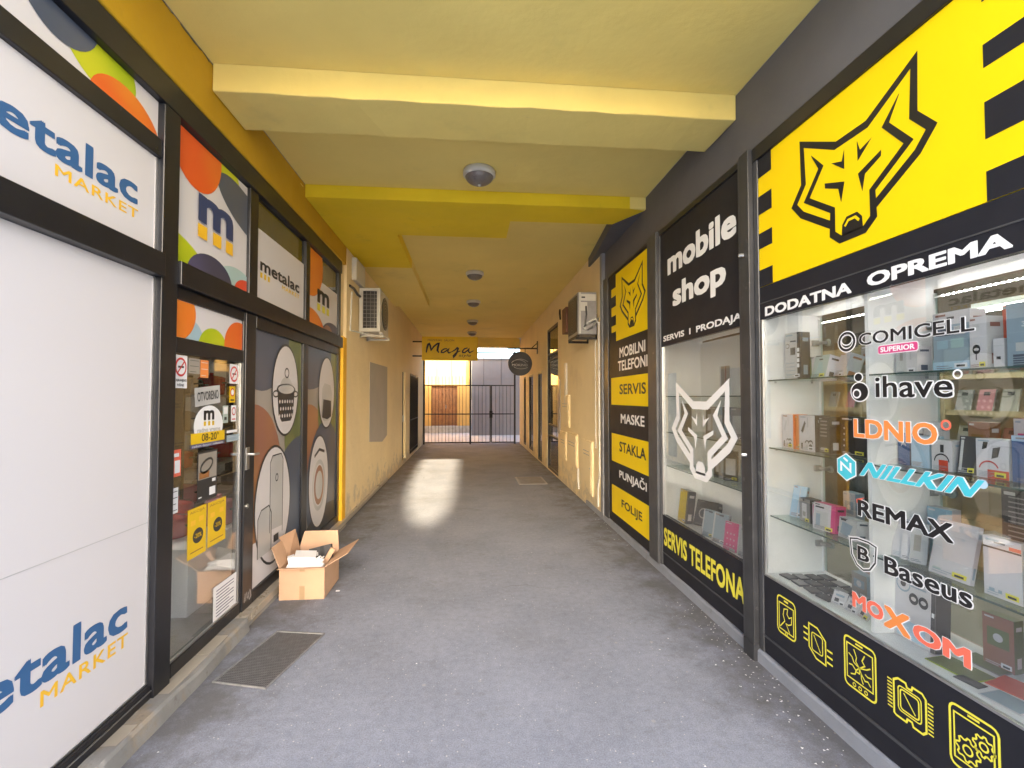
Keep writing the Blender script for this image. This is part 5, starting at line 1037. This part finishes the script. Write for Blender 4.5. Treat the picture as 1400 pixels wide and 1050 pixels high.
b = MB(); b.tube([(-1.56, 6.3, 3.06), (-1.555, 6.5, 3.07), (-1.55, 6.7, 3.03), (-1.53, 6.85, 3.02)], .018, GRYD, 8); b.tube([(-1.56, 6.35, 2.48), (-1.555, 6.40, 3.0)], .012, PLAST, 8); b.tube([(-1.56, 6.35, 2.48), (-1.25, 6.9, 2.46)], .010, PLAST, 8); part('pipe', b, A)
t = solo('junction_box', MB().box(-1.566, -1.50, 6.42, 6.95, 3.17, 3.47, PLAST), 'pale cream cable box on the wall above the left air conditioner', 'box', bevel=.01)
A = thing('air_conditioner', 'dirty outdoor air conditioner unit with exposed valves high on the right wall', 'air conditioner', (1.6, 6.6, 2.45))
b = MB(); b.box(1.475, 1.735, 6.30, 6.96, 2.46, 3.04, PLASTG); part('casing', b, A, bevel=.01)
b = MB(); b.box(1.468, 1.4745, 6.36, 6.92, 2.50, 3.0, GRYD); part('fan_panel', b, A); b = MB()
for i in range(6): b.ring(6.62, 2.75, .04 * (i + 1), .04 * (i + 1), .006, lambda u, v, d: (1.466 - d, u, v), 0, PLASTG, 24)
part('fan_guard', b, A)
b = MB(); b.box(1.49, 1.72, 6.292, 6.2995, 2.92, 3.01, PLAST); b.box(1.50, 1.60, 6.290, 6.2995, 2.78, 2.90, PLAST); b.box(1.52, 1.57, 6.287, 6.2995, 2.955, 2.975, GRYD); b.box(1.49, 1.51, 6.285, 6.2995, 2.47, 3.03, PLAST); part('service_cover', b, A)
b = MB(); b.tube([(1.56, 6.29, 2.56), (1.56, 6.25, 2.58), (1.575, 6.24, 2.72), (1.58, 6.28, 2.84)], .012, GRYD, 8); b.tube([(1.60, 6.29, 2.60), (1.62, 6.24, 2.62), (1.70, 6.235, 2.66), (1.745, 6.25, 2.60)], .014, PLAST, 8); b.tube([(1.60, 6.29, 2.52), (1.66, 6.23, 2.55), (1.745, 6.24, 2.68)], .010, STEEL, 8); b.lathe([(.02, 0), (.02, -.03)], (1.56, 6.29, 2.54), STEEL, 10, 'y'); b.lathe([(.018, 0), (.018, -.03)], (1.60, 6.29, 2.61), STEEL, 10, 'y'); part('valve', b, A)
b = MB()
for yy in (6.38, 6.86): b.box(1.46, 1.757, yy - .018, yy + .018, 2.40, 2.43, IRON); b.box(1.737, 1.757, yy - .018, yy + .018, 2.40, 2.75, IRON)
b.box(1.47, 1.50, 6.32, 6.94, 2.43, 2.458, IRON); part('bracket', b, A)
t = solo('metal_box', MB().box(1.50, 1.757, 7.25, 7.55, 2.62, 3.02, mat('rusty_brown_metal', (.13, .05, .03), .6, var=.2)), 'rusty brown box behind the right air conditioner', 'box', bevel=.008)
b = MB(); b.tube([(1.745, 6.24, 2.62), (1.745, 6.235, 2.2), (1.748, 6.24, .55), (1.742, 6.28, .45), (1.746, 6.32, .12)], .012, PLAST, 8); solo('drain_pipe', b, 'thin cream pipe running down the wall corner below the right air conditioner', 'pipe')
b = MB(); b.tube([(1.745, 6.42, 2.42), (1.745, 6.42, .9)], .008, PLAST, 6); solo('drain_pipe', b, 'thinner cream cable line running down beside the wall corner pipe', 'pipe')
# meter cabinets
for (y0, y1, z0, z1, lab) in ((6.58, 7.15, .20, .97, 'biggest and nearest cream meter cabinet on the right wall'), (7.53, 8.25, .46, 1.0, 'cream meter cabinet with louvres next to the biggest one'), (8.38, 8.92, .46, .97, 'cream meter cabinet nearest the tallest glass opening'), (8.12, 8.76, 1.07, 1.64, 'cream meter cabinet above the others')):
    t = thing('meter_cabinet', lab, 'cabinet', (1.74, (y0 + y1) / 2, z0), 'meter cabinets on the right wall')
    b = MB(); b.box(1.728, 1.757, y0, y1, z0, z1, WALL); part('frame', b, t, bevel=.003)
    b = MB(); b.box(1.718, 1.7275, y0 + .03, y1 - .03, z0 + .03, z1 - .03, WALL); dr = part('door', b, t, bevel=.003)
    b = MB()
    for k in range(2): b.box(1.715, 1.7178, y0 + .12, y1 - .12, z1 - .16 - k * .05, z1 - .15 - k * .05, PLASTG)
    part('vent_slot', b, dr); b = MB(); b.lathe([(.012, 0), (.012, -.006)], (1.718, y0 + .07, (z0 + z1) / 2), STEEL, 10, 'x'); part('lock', b, dr)
b = MB(); b.box(1.725, 1.757, 8.36, 8.48, 1.65, 2.22, PLAST); b.tube([(1.74, 8.42, 1.65), (1.73, 8.42, 1.60), (1.745, 8.42, 1.07)], .02, PLAST); solo('cable_duct', b, 'cream cable duct rising from the upper meter cabinet', 'duct')
b = MB(); b.tube([(1.75, 7.50, .46), (1.74, 7.48, .30), (1.75, 7.46, .14)], .016, PLAST, 8); solo('conduit', b, 'short cream conduit running from the louvred meter cabinet to the ground', 'pipe')
b = MB(); b.box(1.735, 1.757, 9.0, 9.22, .9, 1.95, BEIGP); solo('notice_board', b, 'narrow grey brown board beside the tallest glass opening', 'board', bevel=.003)
b = MB(); b.tube([(1.75, 9.0, 3.3), (1.74, 8.97, 3.22), (1.75, 8.95, 3.1)], .02, IRON); solo('wall_hook', b, 'small iron hook high on the right wall before the glass opening', 'hook')

# cardboard box and what lies in it
K = thing('cardboard_box', 'open cardboard box with raised flaps on the floor by the left shopfront', 'box', (-1.315, 4.12, 0))
X0, X1, Y0, Y1, HB = -1.488, -1.142, 3.915, 4.335, .252; tk = .005
b = MB()
b.box(X0, X1, Y0, Y0 + tk, .002, HB, CARD); b.box(X0, X1, Y1 - tk, Y1, .002, HB, CARD); b.box(X0, X0 + tk, Y0 + tk, Y1 - tk, .002, HB, CARD); b.box(X1 - tk, X1, Y0 + tk, Y1 - tk, .002, HB, CARD); b.box(X0 + tk, X1 - tk, Y0 + tk, Y1 - tk, .002, .008, CARDI)
part('carton_body', b, K)
def flap(p0, p1, dirv, ln, inset=.02):
    p0, p1, dv = Vector(p0), Vector(p1), Vector(dirv).normalized() * ln; e = (p1 - p0).normalized() * inset
    nrm = (p1 - p0).cross(dv).normalized() * (tk / 2); q = MB()
    a = [p0, p1, p1 + dv - e, p0 + dv + e]; vs = [v + nrm for v in a] + [v - nrm for v in a]
    q.add(vs, [(0, 1, 2, 3), (7, 6, 5, 4), (0, 4, 5, 1), (1, 5, 6, 2), (2, 6, 7, 3), (3, 7, 4, 0)], CARD); part('flap', q, K)
flap((X1, Y0, HB), (X1, Y1, HB), (.9, 0, .5), .20); flap((X0, Y0, HB), (X0, Y1, HB), (-.42, .05, .9), .17)
flap((X0, Y1, HB), (X1, Y1, HB), (.02, .35, .9), .17, .03); flap((X0, Y0, HB), (X1, Y0, HB), (-.25, -.95, -.02), .03, .0)
q = MB(); q.add([(X0, Y0 + .19, HB), (X0 + .03, Y1 - .02, HB), (X0 - .02, Y1 - .02, HB + .20), (X0 - .09, Y0 + .22, HB + .18)], [(0, 1, 2, 3)], CARDI); part('flap', q, K)
b = MB(); b.box(-1.333, -1.292, Y0 - .0012, Y0, .19 + .032, HB, TAPE); b.box(-1.333, -1.292, Y0 - .0012, Y0, .004, .11, TAPE); part('tape', b, K)
def rot_solo(nm, cat, lab, loc, dims, rot, m, extra=None, group='things lying in the cardboard box'):
    q = MB(); dx, dy, dz = [v / 2 for v in dims]; q.box(-dx, dx, -dy, dy, -dz, dz, m)
    if extra: extra(q, dx, dy, dz)
    o = link(nm, q, (0, 0, 0), .002); o.location = loc; o.rotation_euler = rot; return tag(o, lab, cat, group)
rot_solo('white_carton', 'box', 'white open carton sticking out of the cardboard box', (-1.34, 4.05, .245), (.16, .14, .15), (.1, .12, .25), PAPER, lambda q, a, c, e: q.box(-a, a, -c - .001, -c, -e, -e + .03, GRYP))
rot_solo('black_packet', 'packet', 'black printed packet leaning in the cardboard box', (-1.24, 4.16, .27), (.19, .03, .14), (-.3, -.25, -.1), CHAR, lambda q, a, c, e: (q.box(-a * .8, -a * .2, -c - .001, -c, .0, .03, GRYP), q.box(.0, a * .4, -c - .001, -c, -e, e, GRYD)))
rot_solo('torn_carton_strip', 'cardboard', 'torn brown strip standing at the right of the cardboard box', (-1.175, 4.10, .26), (.04, .02, .20), (.2, .5, .2), CARD)
rot_solo('yellow_carton', 'box', 'small white and yellow carton at the left of the cardboard box', (-1.425, 4.02, .25), (.05, .05, .13), (.1, -.2, .3), PAPER, lambda q, a, c, e: (q.box(-a, a, -c - .001, -c, -e, 0, PALY), q.box(-.008, .012, -c - .002, -c - .001, -.04, -.01, OLIV)))
rot_solo('paper_sheet', 'paper', 'crumpled white sheet along the front edge of the cardboard box', (-1.31, 3.965, .235), (.28, .07, .03), (.25, 0, .02), PAPER)
b = MB()
for i in range(10):
    a = [(-1.23 + random.uniform(-.07, .07), 4.02 + random.uniform(-.05, .05), .25 + random.uniform(-.01, .05)) for _ in range(4)]; b.tube(a, .004, PAPER if i % 3 else GRYP, 5)
b.box(-1.225, -1.195, 4.0, 4.03, .25, .285, PAPER); solo('paper_scrap', b, 'heap of torn white paper strips in the cardboard box', 'paper', 'things lying in the cardboard box')
b = MB(); b.box(-1.09, -1.06, 4.05, 4.065, .003, .008, PAPER); solo('paper_scrap', b, 'tiny white scrap on the floor right of the cardboard box', 'paper')

# grate, manhole, litter
t = thing('floor_grate', 'dark metal mesh foot grate set in the floor before the glass door', 'grate', (-1.2, 3.07, .003))
gx = [(-1.43, 2.83), (-1.105, 2.74), (-.965, 3.335), (-1.30, 3.40)]
def gp(a, c): return ((gx[0][0] * (1 - a) + gx[1][0] * a) * (1 - c) + (gx[3][0] * (1 - a) + gx[2][0] * a) * c, (gx[0][1] * (1 - a) + gx[1][1] * a) * (1 - c) + (gx[3][1] * (1 - a) + gx[2][1] * a) * c)
b = MB(); b.add([(*gp(a, c), .004) for a, c in ((0, 0), (1, 0), (1, 1), (0, 1))], [(0, 1, 2, 3)], CHAR); part('dark_sheet', b, t)  # flat dark sheet under the mesh
b = MB(); MF = lambda u, v, d: (*gp(u, v), .006 + d)
for i in range(31): b.stroke([(i / 30, 0), (i / 30, 1)], .0085, MF, 0, MESHM)
for i in range(41): b.stroke([(0, i / 40), (1, i / 40)], .0085, MF, .0012, MESHM)
b.prism([(0, 0), (1, 0), (1, .018), (0, .018)], MF, -.003, .006, MESHM); b.prism([(0, .982), (1, .982), (1, 1), (0, 1)], MF, -.003, .006, MESHM); b.prism([(0, .0181), (.022, .0181), (.022, .9819), (0, .9819)], MF, -.003, .006, MESHM); b.prism([(.978, .0181), (1, .0181), (1, .9819), (.978, .9819)], MF, -.003, .006, MESHM); part('mesh', b, t)
t = thing('manhole_cover', 'worn rectangular metal manhole cover in the floor on the right before the gate', 'manhole', (1.18, 9.05, .003))
b = MB(); b.box(.915, 1.45, 8.65, 9.45, .002, .010, PLASTG); part('frame', b, t, bevel=.002); b = MB(); b.box(.95, 1.415, 8.69, 9.41, .010, .013, MANH := mat('worn_plate', (.24, .23, .22), .6, .2, var=.15, vscale=10, bump=.3, bscale=80)); part('plate', b, t)
b = MB()
for i in range(260):
    if i < 150: y = random.uniform(1.9, 3.6); x = 1.742 - abs(random.gauss(0, .12))
    elif i < 190: y = random.uniform(5, 6.6); x = 1.74 - abs(random.gauss(0, .12))
    else: y = random.uniform(1.9, 8); x = random.uniform(-1.4, 1.7)
    r = random.uniform(.003, .008) * (1 if i < 190 else .8); a0 = random.uniform(0, 6)
    b.add([(x + r * cos(a0 + k * 2.1) * random.uniform(.6, 1.4), y + r * sin(a0 + k * 2.1), .0025 + random.uniform(0, .003)) for k in range(3)], [(0, 1, 2)], PAPER if i % 4 else BEIGP)
o = solo('litter', b, 'tiny pale crumbs and paper flecks scattered over the asphalt', 'litter'); o['kind'] = 'stuff'
